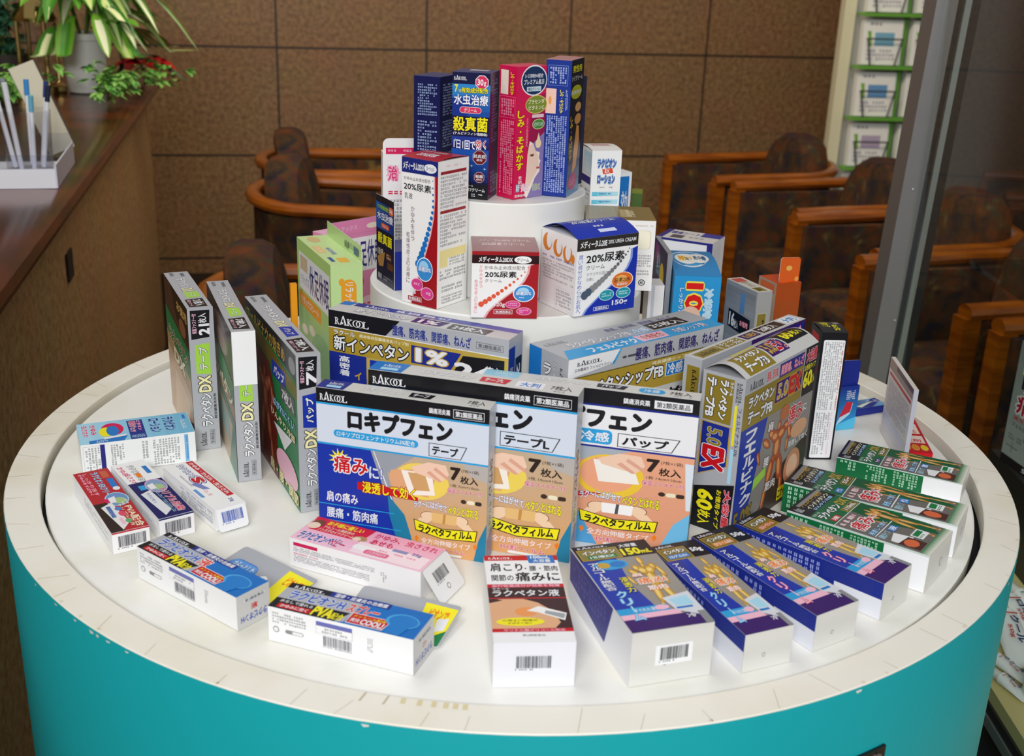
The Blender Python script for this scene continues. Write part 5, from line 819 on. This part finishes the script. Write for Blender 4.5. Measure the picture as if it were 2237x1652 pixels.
f = B.F('F'); f.p([(.55, .25), (1, .2), (1, 1), (.38, 1), (.45, .6)], '9A1048'); f.p([(.62, .58), (1, .5), (1, 1), (.4, 1), (.5, .75)], '8A7AB0'); f.e(.58, .105, .44, .115, 'w'); f.e(.58, .105, .41, .105, '16305A'); f.t('シミ抑制W配合', .26, .055, .88, .085, 'w', b=.02); f.t('プレミアム処方', .24, .095, .92, .135, 'w', b=.03); f.r(.34, .15, .82, .185, 'C8DCE4'); f.t('美白クリーム', .38, .156, .78, .18, '16305A')
f.e(.68, .285, .37, .07, 'E8C878'); f.e(.68, .285, .35, .064, '7E8E2C'); f.t('プラセンタ', .40, .245, .94, .28, 'E8F0B0', 'ds', .03); f.t('ビタミンC', .42, .29, .94, .325, 'E8F0B0', 'ds', .03); f.r(.55, .36, .95, .385, 'E8C8D0'); f.e(.78, .435, .21, .04, 'E0E0A0'); f.e(.78, .435, .19, .035, '4E8A3A'); f.t('ビタミンE', .64, .42, .92, .45, 'w')
f.v('しみ・そばかす', .06, .32, .30, .78, 'y', 'dr', .03); f.v('を防ぐ', .16, .82, .28, .92, 'w'); f.v('メラニンの生成を抑え', .37, .38, .43, .60, 'lp', b=0); f.e(.80, .585, .10, .035, 'F4DCB0'); f.p([(.74, .56), (.80, .50), (.86, .56)], 'F4DCB0')
f.p([(.50, .56), (.62, .58), (.72, .64), (.86, .655), (.84, .70), (.90, .72), (.86, .75), (.88, .80), (.72, .85), (.60, .93), (.46, 1), (.38, .98), (.42, .8), (.44, .66)], 'F6E6DA'); f.p([(.47, .60), (.60, .58), (.74, .65), (.82, .68), (.82, .73), (.84, .77), (.7, .83), (.56, .9), (.42, .93), (.44, .72)], 'F0D0BC'); f.p([(.52, .665), (.66, .66), (.64, .68), (.54, .678)], '6A3A30'); f.r(.76, .765, .86, .78, 'C04A50')
f.r(.08, .885, .2, .945, '8AA0C0'); f.t('薬用', .09, .89, .19, .94, 'w'); f.t('美白', .26, .885, .5, .945, 'lp', 'w', .03); f.t('EX', .66, .90, .92, .945, '8A9A60', 'w', .02); f.t('医薬部外品', .05, .965, .5, .985, 'w')
g = B.F('L'); g.r(.08, .03, .52, .21, 'EFE0D0'); g.v('しみ・そばかす', .64, .04, .86, .21, 'y', 'dr', .02); g.fr(.06, .225, .95, .38, 'F08AA8', .0003); g.r(.06, .225, .95, .38, 'D2104E'); g.n(.12, .24, .9, .37, 'F0A8BC', 6, True); g.n(.12, .40, .92, .97, 'F0A8BC', 7, True); B.done()
B = Carton('R4', 'cream_box', 'tallest box on the top riser, blue side of small print beside a black front', base='1A348E', group=TOPS, fcol='C08A8A')
f = B.F('F'); f.r(0, 0, 1, 1, '0C0C20'); f.gr(0, .72, 1, 1, '0C0C20', '5A90C0', 6); f.t('男性用', .1, .04, .8, .09, 'y', 'k', .03); f.t('シミクリーム', .06, .115, .9, .15, 'w', b=.01); f.e(.46, .235, .42, .05, 'E0E040'); f.e(.46, .235, .40, .046, 'B8B818'); f.t('美白有効成分', .1, .22, .82, .25, 'w'); f.e(.66, .35, .24, .035, 'E0A868'); f.e(.68, .44, .26, .04, 'D89858'); f.p([(.6, .48), (.8, .5), (.86, .6), (.7, .8), (.4, .84), (.42, .7)], 'E09A58'); f.v('しみ・そばかす', .08, .40, .30, .74, 'E8C020', b=.02); f.e(.46, .90, .36, .065, 'B8306A'); f.n(.2, .87, .7, .93, 'E890B8', 3)
g = B.F('L'); g.fr(.1, .04, .86, .18, '8AA8E0', .0003); g.r(.1, .04, .86, .18, '1A348E'); g.n(.14, .05, .82, .17, 'C0D0F0', 7, True); g.r(.03, .205, .44, .385, 'F0C8B8'); g.e(.2, .29, .06, .03, 'E8A050'); g.v('しみ・そばかす', .58, .21, .74, .38, 'E8D840', b=.02); g.n(.8, .21, .9, .36, 'C0D0F0', 2, True); g.n(.08, .40, .90, .97, 'B8C8F0', 9, True, .9); B.done()
B = Carton('R5', 'cream_box', 'narrow navy box edge just visible behind the tallest box on the top riser', base='12163E', group=TOPS)
B.F('F').n(.2, .1, .8, .9, '5A68A8', 3, True); B.done()
# ------------------------------------------------------------------ boxes standing behind the risers
B = Carton('S1', 'sheet_box', 'light green and cream foot-sheet box with a raised rear tab, rear left', base='C8E6A0', fcol='CDE6A4')
h = B.F('L'); h.gr(0, 0, 1, 1, 'B8DC80', '9CCB84', 8); h.e(.2, .55, .2, .12, 'A4D08A'); h.e(.7, .7, .3, .15, '8CC078'); h.e(.35, .85, .3, .1, 'D4E8A8'); h.p([(.06, .08), (.97, .08), (.97, .36), (.06, .34)], 'EEF0F4'); h.r(.1, .1, .32, .2, 'D4C0A0'); h.t('リラックス', .1, .23, .36, .30, '5A68A0', b=0); h.t('休足休眠', .38, .12, .94, .32, '22307A', b=.02); h.p([(.04, .36), (.7, .37), (.7, .47), (.06, .46)], 'F0A030'); h.t('リラックスシート', .1, .385, .64, .445, 'w', b=.02)
for x, y, c in ((.2, .62, 'F4F0D8'), (.42, .58, 'F0E8D0'), (.3, .72, 'F8F4E0'), (.75, .9, 'F4D050'), (.12, .8, 'F0D860'), (.55, .9, 'F4F0D8')): h.e(x, y, .09, .035, c)
f = B.F('F'); f.rr(.32, .1, .80, .32, 'F0A42C', .3); f.e(.34, .115, .09, .025, 'F0A42C'); f.e(.34, .31, .09, .025, 'F0A42C'); f.t('リラックス', .44, .12, .72, .30, 'w', b=.02, rot=90); f.t('入', .38, .36, .54, .42, '3A4A2A', b=.02); f.t('個包装', .6, .34, .68, .44, '6A7A5A', rot=90)
t = B.F('Tr'); t.r(.38, .66, .60, .92, 'F0C878'); t.t('リラックス', .40, .70, .58, .88, 'w'); t.r(.46, .4, .68, .58, 'C8D4C0'); t.t('休足休眠', .45, .42, .68, .56, '5A70A0'); t.r(.76, .72, .90, .84, '2A5A9A'); t.r(.8, .3, .94, .62, 'F0B848'); t.e(.15, .6, .1, .2, 'D8C088')
q = B.panel('hang_tab', (B.w / 2 - .0004, B.d / 2 - .006, B.h + .020), (0, -B.d + .008, 0), (0, 0, -.0195), 'C0DE98', 'CFE6A8', label='raised green hang tab along the rear edge'); q.n(.55, .3, .9, .7, '5A7AA0', 3); 
B.extra[-1][1].poly([(B.w / 2 - .0012, -B.d * .30, B.h + .004), (B.w / 2 - .0012, -B.d * .42, B.h + .004), (B.w / 2 - .0012, -B.d * .42, B.h + .013), (B.w / 2 - .0012, -B.d * .30, B.h + .013)], '3A5A8A'); B.extra[-1][1].poly([(B.w / 2 - .0012, -B.d * .05, B.h + .005), (B.w / 2 - .0012, -B.d * .16, B.h + .005), (B.w / 2 - .0012, -B.d * .16, B.h + .012), (B.w / 2 - .0012, -B.d * .05, B.h + .012)], '6A7A4A')
B.done()
B = Carton('S2', 'sheet_box', 'pink foot-sheet box with a tall header, behind the light green one', base='E88CB8', fcol='F0B8D4')
f = B.F('F'); f.r(0, 0, 1, .04, 'E088B4'); f.r(0, .04, 1, .30, 'F2EEF2'); f.r(.1, .06, .34, .16, 'E0C090'); f.t('リラックス', .1, .18, .38, .26, '5A5A90', b=0); f.t('休足休眠', .40, .07, .98, .27, '2A2C78', b=.02); f.rr(.05, .33, .62, .43, 'D0205C', .5); f.t('シート', .30, .35, .58, .415, 'w', b=.02); f.rr(.5, .5, .98, .95, 'F6C8DC', .2); f.n(.54, .54, .94, .9, 'D8407C', 4)
q = B.panel('hang_tab', (-B.w / 2, -B.d / 2 - .0006, B.h + .018), (B.w, 0, 0), (0, 0, -.0185), 'E688B8', label='pink header tab'); q.t('リラックス', .12, .4, .5, .75, 'F6C0DC', b=.02); q.e(.8, .6, .12, .2, 'F4E4D0'); B.done()
B = Carton('S3', 'medicine_box', 'thin orange and white box edge behind the light green box', base='F2A020')
f = B.F('F'); f.r(0, .5, 1, 1, 'F0F0F2'); f.r(0, .62, 1, 1, '2A48A8'); B.done()
B = Carton('S4', 'sheet_box', 'sky-blue cooling-sheet box with a big red and yellow 10', base='2E9AD8', fcol='1E88C8', bulge=.004)
f = B.F('Fr'); f.gr(0, 0, 1, 1, '74C4EC', '1E8CD0', 8) if 0 else None; f.t('10', .045, .36, .24, .74, 'E02020', 'F8E858', .04, ow=.07); f.t('しっかり冷却', .08, .77, .30, .87, 'w', 'u', .03); f.t('冷却持続', .08, .15, .34, .33, 'lc', 'w', .04, ow=.05); f.e(.27, .6, .07, .22, 'E8C0A8')
t = B.F('T'); t.e(.42, .42, .40, .34, 'w'); t.e(.42, .42, .36, .30, '3AA0DC'); t.e(.36, .44, .26, .22, 'F4F4F0'); t.e(.62, .42, .24, .2, 'F4F4F0'); t.t('冷却シート', .18, .34, .48, .54, 'F08020', 'y', .04); t.t('熱中症', .52, .32, .78, .5, '4A6A8A', b=.03); B.done()
B = Carton('S5', 'patch_box', 'white box with a violet border, rear right behind the sky-blue one', base='EEEEF0', fcol='DCD8D4')
f = B.F('F'); f.r(0, 0, 1, 1, 'E8EAEE'); f.r(0, 0, 1, .02, '2A2A80'); f.r(.90, 0, 1, 1, '2A2A80'); f.v('鎮痛消炎', .91, .12, .99, .5, 'C8C8E8'); f.n(.1, .1, .6, .16, 'C4C4CC', 2); f.n(.1, .3, .8, .6, 'gy', 5)
t = B.F('T'); t.r(0, .0, .1, 1, '2A2A80'); t.r(.65, 0, 1, .45, '3A3A98'); t.t('鎮痛シート', .12, .15, .62, .45, '3A3A98', b=.04); t.r(.2, .55, .42, .9, 'ds'); t.n(.5, .6, .8, .8, 'gy', 1); h = B.F('R'); h.r(.75, 0, 1, 1, 'F4F0F0'); h.r(.1, .05, .7, .9, 'E6E6EC'); B.done()
B = Carton('S6', 'medicine_box', 'thin tall violet and grey box with a yellow disc, left of the sky-blue one', base='9A9CA2')
h = B.F('L'); h.r(0, 0, 1, .56, '1E1A4C'); h.r(.1, .02, .4, .12, '8A2A6A'); h.e(.66, .18, .16, .085, 'E8D028'); h.t('熱冷', .25, .06, .5, .2, 'lc'); h.t('冷却シート', .2, .32, .9, .5, '8A8CA8', b=.05); h.r(0, .56, 1, 1, 'A2A4AA'); h.r(0, .6, .9, .64, '4A3A50'); h.n(.1, .68, .9, .95, '7A7C84', 6); B.done()
B = Carton('S7', 'patch_box', 'silver and gold patch box marked 16, rear right beside the orange one', base='8E9298', fcol='CFCCC4', cols=dict(R='A6A6A4'))
f = B.F('F'); f.gr(.05, .03, .95, .2, '7A7E84', '9A9EA4', 4); f.r(.5, .05, .65, .2, '5A88B8'); f.p([(.15, .20), (.86, .22), (.88, .36), (.16, .33)], 'k'); f.t('16', .2, .225, .36, .315, 'w', b=.06); f.t('枚入', .37, .265, .5, .325, 'w', b=.03); f.t('お徳用', .55, .25, .8, .29, 'lp', 'r', .02); f.fr(.12, .4, .85, .95, 'C0C4C8', .0003); f.r(.12, .4, .85, .95, '989CA4'); f.n(.16, .44, .8, .9, 'D8DADC', 7)
h = B.F('R'); h.fr(.15, .16, .72, .6, 'E0D8B0', .0004); h.r(.15, .16, .72, .6, '8A7A34'); h.rk(.5, .2, .66, .56, 'k', 90); t = B.F('T'); t.r(.06, .2, .3, .9, 'C85048'); t.t('新ラクペタン', .32, .3, .68, .8, '9A8A60'); t.r(.72, .25, .96, .85, '8A7A34'); t.rk(.75, .4, .93, .7, 'k'); B.done()
B = Carton('S8', 'medicine_box', 'orange box with its dotted lid flap standing open, rearmost on the right', base='B8501C', flap=None, cols=dict(L='A8907C', T='C84818'))
f = B.F('F'); f.gr(0, 0, 1, 1, 'B04818', '8A5A20', 6); h = B.F('L'); h.r(.1, .02, .9, .1, 'C8602C'); h.n(.2, .12, .8, .5, 'E0D0C0', 8)
q = B.panel('lid_flap', (-B.w / 2 + .003, -B.d / 2 + .001, B.h + .034), (B.w - .003, .006, -.003), (0, .0, -.0335), 'E86420', 'E86420', label='open orange lid flap with pale dots', round_=.004); q.e(.45, .42, .15, .1, 'F4C060'); q.e(.88, .85, .1, .1, 'F4B050'); B.done()
B = Carton('S9', 'tube_box', 'slim white box with red and orange marks, under the gold-lidded one', base='ECEAEA', cols=dict(R='D8B8B0'))
f = B.F('F'); f.r(.2, .0, .4, 1, 'C8CCD4'); f.r(.5, .30, .7, .40, 'E06A30'); f.r(.2, .30, .38, .36, '6A90C0'); f.r(.75, .4, .95, .95, 'D8A8A0'); B.done()
# ------------------------------------------------------------------ inside the showcase
plain('shelf_board', mat('cream_shelf', 'D8C88A', .5), [(.010, -1.35, .432, .38, -.14, .452)], sh)
plain('shelf_rail', dk, [(.006, -1.35, .418, .010, -.10, .432)], sh); plain('shelf_rail', stl2, [(.004, -1.35, .400, .010, -.10, .416)], sh)
plain('plinth', mat('showcase_plinth', '16282C', .6), [(.004, -1.4, 0, .38, -.14, .30)], sh)
tag(plain('display_block', mat('black_block', '20221F', .5), [(-.10, -.12, 0, .24, .12, .148)], loc=(.93, .485, .4522)), 'black block under the grey card box in the showcase', 'display block')
POSE['ST'] = (.868, .482, -79, .17, .05, .212, .6004)
B = Carton('ST', 'dummy_box', 'tall grey display box with a red kanji headline, cut off by the right edge', base='A4AAA6', flap=None)
f = B.F('F'); f.gr(0, 0, 1, 1, '8E9690', 'A8B0AC', 6); f.r(.12, 0, 1, .36, '26262C'); f.e(.35, .12, .14, .10, '8A8A40'); f.e(.35, .12, .10, .07, 'k'); f.p([(.1, .2), (.24, .13), (.28, .2), (.1, .25)], 'y'); f.t('肩の痛み', .16, .24, .72, .31, 'w', b=.04); f.t('筋肉痛に', .16, .32, .72, .39, 'w', b=.04); f.t('痛み', .10, .40, .72, .56, 'C0102C', 'w', .06, ow=.07)
f.t('速攻冷却ひんやり', .08, .585, .78, .62, 'C02030', b=.02); f.t('フェルビナク', .08, .64, .42, .675, '4A4C50'); f.t('+', .38, .68, .46, .72, 'C02030', b=.05); f.t('ビタミンE', .3, .72, .62, .755, '4A4C50'); f.n(.06, .74, .28, .79, '5A5C60', 2); f.r(.05, .84, .24, .845, 'k'); f.r(.14, .80, .145, .89, 'k'); f.r(.4, .82, .66, .92, 'B8BEBC'); f.r(.36, .81, .42, .83, 'k'); f.r(0, .93, 1, 1, '1C1C20'); f.t('50枚', .36, .94, .62, .985, 'w', b=.04); B.done()
def squeeze_tube(label, x, y, ang, L, r, capc, txt, c2, cl):
    R = thing('squeeze_tube', label, 'tube', (x, y, .4524), ang, 'cream tubes on the showcase shelf'); b = MB(); rs = []
    for u, k in ((0, .75), (.03, 1), (.4, 1), (.8, .95), (1, .9)):
        fl = 1 - .93 * u; rs.append([(L * u, r * (1 + .25 * u) * k * math.cos(2 * PI * j / 20), r * fl * k * math.sin(2 * PI * j / 20) + r * .98 * (1 - .55 * u)) for j in range(20)])
    b.rings(rs, 'EEF0EE')
    F_ = Face(b, (L * .15, -r * .62, r * 1.72), (L * .7, 0, -r * .62), (0, 0, 0) if 0 else (0, -.0001, 0)) if 0 else None
    F_ = Face(b, (L * .12, r * .7, r * 1.93 + .0006), (L * .78, 0, -r * .95), (0, -r * 1.4, 0)); F_.t(txt, .08, .10, .7, .52, '20306A', b=.04); F_.t('50g', .3, .58, .6, .85, 'C83030'); F_.r(.02, .05, .05, .95, c2)
    b.build('tube_body', MCARD, R, True)
    b = MB(); n = 20; rs = [[(x_, r * .72 * k * math.cos(2 * PI * j / n), r * .72 * k * math.sin(2 * PI * j / n) + r * .97) for j in range(n)] for x_, k in ((.002, 1), (-cl, 1), (-cl - .002, .85))]; b.rings(rs, capc); b.build('cap', MCARD, R, True)
    return R
squeeze_tube('white tube with a green collar at the back of the cream shelf', .800, .330, math.radians(-82), .11, .014, 'EDEFEA', '', '3A9050', .02) if 0 else None
for a_ in (('white tube with a green band, rearmost on the cream shelf', .800, .350, -80, .10, .012, 'EEF0EA', 'クール', '2E8A48', .022), ('white tube with a dark blue product line, second from the rear on the cream shelf', .772, .321, -88, .115, .016, 'E4E6E4', 'ロキナ', 'C03030', .02), ('largest white tube with red figures, middle of the cream shelf', .744, .268, -96, .12, .019, 'E8EAE8', 'クール', 'C83030', .022), ('slim white tube near the front of the cream shelf', .696, .170, -62, .072, .010, 'E8EAE8', 'ラクール', 'C8A0A0', .016), ('slim short white tube nearest the front of the cream shelf', .686, .124, -66, .05, .009, 'E8EAE8', 'ラクール', 'C88080', .014)):
    squeeze_tube(a_[0], a_[1], a_[2], math.radians(a_[3]), *a_[4:])
bj = MB(); bj.lathe([(.018, 0), (.02, .002)] + [q for i in range(9) for q in ((.0200, .004 + i * .004), (.0188, .006 + i * .004))] + [(.019, .042), (.012, .046), (.001, .046)], 'E4E6E4', 32, cap=False); tag(bj.build('ribbed_cap', MCARD, None, True, (.722, .088, .4524)), 'ribbed white jar lid at the front of the cream shelf', 'lid')
# ------------------------------------------------------------------ brochure rack by the wall
rk_ = thing('brochure_rack', 'tall cream-framed brochure rack with green wire shelves, behind the right-hand chairs', 'rack', (1.50, 3.58, 0), math.radians(6))
crm = mat('cream_enamel', 'DDD6B4', .45); grn = mat('green_wire', '6AA83C', .4); drk = mat('dark_wire', '3C3A40', .4)
for x in (-.225, .215): plain('post', crm, [(x - .028, -.02, 0, x + .018, .03, 1.75)], rk_)
plain('back_board', mat('rack_board', 'C8C6BE', .6), [(-.2, .02, .1, .2, .03, 1.7)], rk_); plain('base', crm, [(-.25, -.12, 0, .25, .12, .05)], rk_)
mb_ = MB(); mb_.box(-.008, -.03, .1, .008, -.02, 1.7); mb_.build('divider', grn, rk_, attr=False)
ROWS = (.20, .40, .60, .80, 1.0, 1.20)
for z in ROWS:
    b = MB(); b.box(-.2, -.085, z - .006, .2, -.02, z + .006); b.build('wire_shelf', grn, rk_, attr=False)
    for cx in (-.1, .1):
        b = MB()
        b.tube([(cx - .075, -.085, z + .11), (cx + .075, -.085, z + .11)], .003, 'w', 6); b.tube([(cx - .07, -.085, z + .11), (cx - .05, -.085, z + .01)], .0035, 'w', 6); b.tube([(cx + .07, -.085, z + .11), (cx + .05, -.085, z + .01)], .0035, 'w', 6)
        b.build('pocket_wire', drk, rk_, attr=False)
br0 = None; cols_ = ('8A6AA8', 'A89AB8', 'B8A8C0', '6A9AC8', '7AB0C8', '8A78B0')
ORD = ('bottom', 'second', 'third', 'fourth', 'fifth', 'top')
Mrk = Matrix.Translation((1.50, 3.58, 0)) @ Matrix.Rotation(math.radians(6), 4, 'Z')
for i, z in enumerate(ROWS):
    for j, cx in enumerate((-.1, .1)):
        b = MB(); b.box(-.08, -.02, 0, .08, .02, .17, 'F2F0EA'); f = Face(b, (-.08, -.02, .17), (.16, 0, 0), (0, 0, -.17)); f.n(.15, .05, .6, .16, '6A6478', 1); f.r(.3, .28, .80, .58, cols_[(i + 2 * j) % 6]); f.n(.12, .65, .85, .92, '8A8498', 3); f.p([(.1, .25), (.2, .25), (.24, .6), (.18, .6)], '7AB040')
        o = b.build('brochure', MMATT, None); o.matrix_world = Mrk @ Matrix.Translation((cx, -.045, z + .0085)) @ Matrix.Rotation(math.radians(-4), 4, 'X')
        tag(o, 'white brochure pack in the %s row of the rack, %s column' % (ORD[i], ('left', 'right')[j]), 'brochure', 'brochures in the wire rack')
# ------------------------------------------------------------------ things on the counter
ZC = .9515
acr = glass_mat('clear_acrylic', (.90, .91, .95, 1), .05); acw = mat('white_acrylic', 'E4E6EC', .2)
tr = thing('acrylic_tray', 'shallow clear tray with a white front, on the counter at the left edge', 'tray', (-1.03, .925, ZC), math.radians(14))
plain('tray_base', acw, [(-.17, -.13, 0, .16, .13, .004)], tr); plain('tray_front', acw, [(-.17, -.133, 0, .16, -.130, .035)], tr); plain('tray_side', mat('tray_side', 'CDD2E2', .15), [(.16, -.133, 0, .163, .133, .042)], tr); plain('tray_back', acr, [(-.17, .130, 0, .16, .133, .06)], tr); plain('tray_front', acr, [(-.17, -.1335, .035, .16, -.130, .06)], tr)
cup = thing('pen_cup', 'clear plastic cup full of pens, standing in the tray', 'pen cup', (-.945, .975, ZC + .0045)); pn = mat('pen_plastic', 'E4E6EA', .25)
b = MB(); b.lathe([(.042, 0), (.046, .115), (.0445, .115), (.0405, .003), (.001, .003)], 'w', 32, cap=False); b.build('cup_wall', glass_mat('frosted_plastic', (.93, .93, .95, 1), .2), cup, True, attr=False)
rn = random.Random(5); PC = ['20283A', '2A3A78', '3A8AC8', '8A8E98', '2A2A30', 'E0E2E6', '6AB0C8']
PL = ['white-bodied', 'blue-capped', 'light blue', 'grey', 'black-tipped', 'pale', 'turquoise']
for i in range(7):
    a = 2 * PI * i / 7; R = thing('pen', '%s pen leaning in the clear cup' % PL[i], 'pen', group='pens in the clear cup'); top = Vector((-.945 + .05 * math.cos(a), .975 + .05 * math.sin(a), ZC + .15 + .025 * rn.random())); bot = Vector((-.945 + .026 * math.cos(a), .975 + .026 * math.sin(a), ZC + .012))
    d = (top - bot).normalized(); R.location = bot; b = MB(); b.tube([(0, 0, 0), d * ((top - bot).length - .03)], .0042, 'w', 8); b.build('barrel', pn, R, True, attr=False); b = MB(); b.tube([d * ((top - bot).length - .03), d * (top - bot).length], .005, PC[i], 8); b.build('cap', MCARD, R, True)
sg = thing('sign_board', 'cream card stand leaning back on the counter behind the pen cup', 'sign', (-.950, 1.16, ZC + .012), math.radians(12))
b = MB(); b.box(-.026, -.012, 0, .026, -.008, .185, 'D6CFB6'); o = b.build('face_card', MMATT, sg); o.rotation_euler = (math.radians(-8), math.radians(-22), 0); b = MB(); b.box(-.028, -.0075, .001, .026, .012, .183, '4A4448'); o = b.build('backing', MMATT, sg); o.rotation_euler = (math.radians(-8), math.radians(-22), 0)
ln = thing('lantern', 'brass and glass lantern with shining upright bars, on the counter among the leaves', 'lantern', (-1.405, 2.20, ZC)); brs = mat('polished_brass', 'C8B070', .12, 1)
b = MB(); b.lathe([(.07, 0), (.07, .02), (.055, .03), (.001, .03)], 'w', 24, cap=False); b.build('base', brs, ln, True, attr=False)
b = MB(); b.lathe([(.06, .20), (.062, .21), (.05, .235), (.025, .265), (.012, .27), (.012, .29), (.001, .30)], 'w', 24, cap=False); b.build('dome', brs, ln, True, attr=False)
for i in range(4): a = PI / 4 + PI / 2 * i; b = MB(); b.tube([(.055 * math.cos(a), .055 * math.sin(a), .02), (.055 * math.cos(a), .055 * math.sin(a), .21)], .006, 'w', 10); b.build('bar', brs, ln, True, attr=False)
b = MB(); b.lathe([(.045, .03), (.045, .2)], 'w', 24, cap=False); b.build('glass_chimney', acr, ln, True, attr=False)
# plants
LM = mat('variegated_leaf', '6EA030', .4, 0, .4, 'D8DCA0', scale=12); L2 = mat('ivy_leaf', '4E8A3C', .45, 0, .35, '8ABA5A', scale=25); L3 = mat('dark_leaf', '2A5A40', .5, 0, .3, '4A7A5C', scale=20); SM = mat('stem_green', '5E7A34', .6)
def leaf(b, base, d, L, wd, droop=.3, c1='w', c2='w', zmin=.004):
    d = Vector(d).normalized(); s = d.cross(Vector((0, 0, 1)))
    if s.length < .05: s = Vector((1, 0, 0))
    s.normalize(); pts = []; n = s.cross(d).normalized()
    for i in range(7):
        u = i / 6; c = Vector(base) + d * L * u - Vector((0, 0, 1)) * droop * L * u * u; w_ = wd * math.sin(PI * min(1, .06 + u * .94)) ** .8 * (1 - .3 * u)
        row = [c + s * w_ * k + n * w_ * .3 * abs(k) for k in (-1, -.5, 0, .5, 1)]
        for p in row: p.z = max(p.z, zmin)
        pts.append(row)
    for i in range(6):
        for k in range(4): b.poly([pts[i][k], pts[i][k + 1], pts[i + 1][k + 1], pts[i + 1][k]], c2 if k in (1, 2) and i > 0 else c1)
rn = random.Random(11)
pp = thing('potted_plant', 'variegated green and cream plant in a white pot at the top left', 'plant', (-1.285, 2.24, ZC))
b = MB(); b.lathe([(.045, 0), (.052, .004), (.068, .15), (.073, .152), (.074, .17), (.066, .17), (.06, .12), (.001, .12)], 'w', 40, cap=False); b.build('pot', mat('white_ceramic', 'D8D8D0', .4), pp, True, attr=False)
b = MB(); b.lathe([(.062, .14), (.001, .145)], 'w', 24, cap=False); b.build('soil', mat('soil', '6A5238', .95, noise='A88A5E', scale=90), pp, attr=False)
b = MB()
for i in range(9):
    a = rn.uniform(0, 2 * PI); h = rn.uniform(.18, .34); b.tube([(0, 0, .13), (.04 * math.cos(a), .04 * math.sin(a), .13 + h * .6), (.10 * math.cos(a), .10 * math.sin(a), .13 + h)], .004, 'w', 6)
b.build('stem', SM, pp, True, attr=False)
b = MB()
MLEAF = print_mat('leaf_green', .4, .4)
GV = ['4E8A20', '6AA02C', '3A7A1C', '7CB038', '2E6A1E']
for i in range(95):
    a = rn.uniform(-2.2, 2.2); r = rn.uniform(.02, .16); z = rn.uniform(.17, .46)
    if r * math.cos(a) + .15 * math.cos(a) < -.07: continue
    leaf(b, (r * math.cos(a), r * math.sin(a), z), (math.cos(a), math.sin(a), rn.uniform(-.9, .5)), rn.uniform(.11, .20), rn.uniform(.020, .032), rn.uniform(.2, .7), rn.choice(GV), rn.choice(('DCE2AC', 'C8D88C', 'E4E8C4', '5E9A30', '4A8A28')), .12)
b.build('foliage', MLEAF, pp, True)
def ivy(label, start, ends, m, n, L, seed, name='ivy_plant', sd=.05, base=None):
    rn = random.Random(seed); R = thing(name, label, 'plant', start); b = MB(); g = MB()
    for e in ends:
        e = Vector(e); mid = e * .5 + Vector((0, 0, .05)); pts = [Vector((0, 0, 0)), mid, e]; g.tube(pts, .003, 'w', 6)
        for i in range(n):
            u = rn.random(); p = (pts[0] * (1 - u) ** 2 + mid * 2 * u * (1 - u) + e * u * u) + Vector((rn.uniform(-sd, sd), rn.uniform(-sd, sd), rn.uniform(0, sd))); a = rn.uniform(0, 2 * PI)
            for k in (-.5, 0, .5): leaf(b, p, (math.cos(a + k), math.sin(a + k), rn.uniform(-.4, .4)), L * rn.uniform(.7, 1.1), L * .3, .3)
    g.build('stem', SM, R, True, attr=False); b.build('foliage', m, R, True, attr=False); return R
ivy('light green ivy trailing along the counter edge in front of the white pot', (-1.135, 1.97, ZC + .012), [(.02, .45, .02), (.10, .32, .01), (-.02, .10, .05), (.06, -.12, .01)], L2, 22, .035, 4)
ivy('bright ivy sprawling on the counter at the far left, below the dark trailing plant', (-1.40, 1.88, ZC + .012), [(.02, -.35, .02), (-.12, -.25, .05), (.12, -.15, .02), (.1, .1, .04)], L2, 22, .04, 6)
hp = ivy('dark bluish-green trailing plant hanging down at the top left', (-1.53, 2.28, ZC + .0), [(-.08, -.1, .30), (-.02, 0, .42), (-.0, .08, .36), (-.05, -.05, .5), (-.1, .05, .5), (-.2, -.05, .45), (-.03, .02, .2)], L3, 30, .05, 9, 'trailing_plant', .06)
b = MB(); b.lathe([(.05, 0), (.065, .10), (.06, .10), (.001, .09)], 'w', 24, cap=False); b.build('pot', mat('dark_pot', '3A342E', .5), hp, True, attr=False)
fl = thing('red_flower', 'red flower with a dark leaf at the right end of the plants', 'flower', (-1.215, 2.56, ZC)); rm = mat('red_petal', 'B80C14', .45, 0, .3, '7A060C', scale=30)
b = MB()
for i in range(7): a = 2 * PI * i / 7; leaf(b, (0, 0, .06), (math.cos(a), math.sin(a), .25), .11, .045, .45)
b.build('petals', rm, fl, True, attr=False); b = MB(); b.tube([(0, 0, 0), (-.01, 0, .06)], .004, 'w', 6); b.build('stem', SM, fl, True, attr=False)
b = MB()
for a, z in ((.1, .06), (1.2, .08), (2.6, .07)): leaf(b, (0, 0, z), (math.cos(a), math.sin(a), .1), .14, .022, .6)
b.build('foliage', L3, fl, True, attr=False)
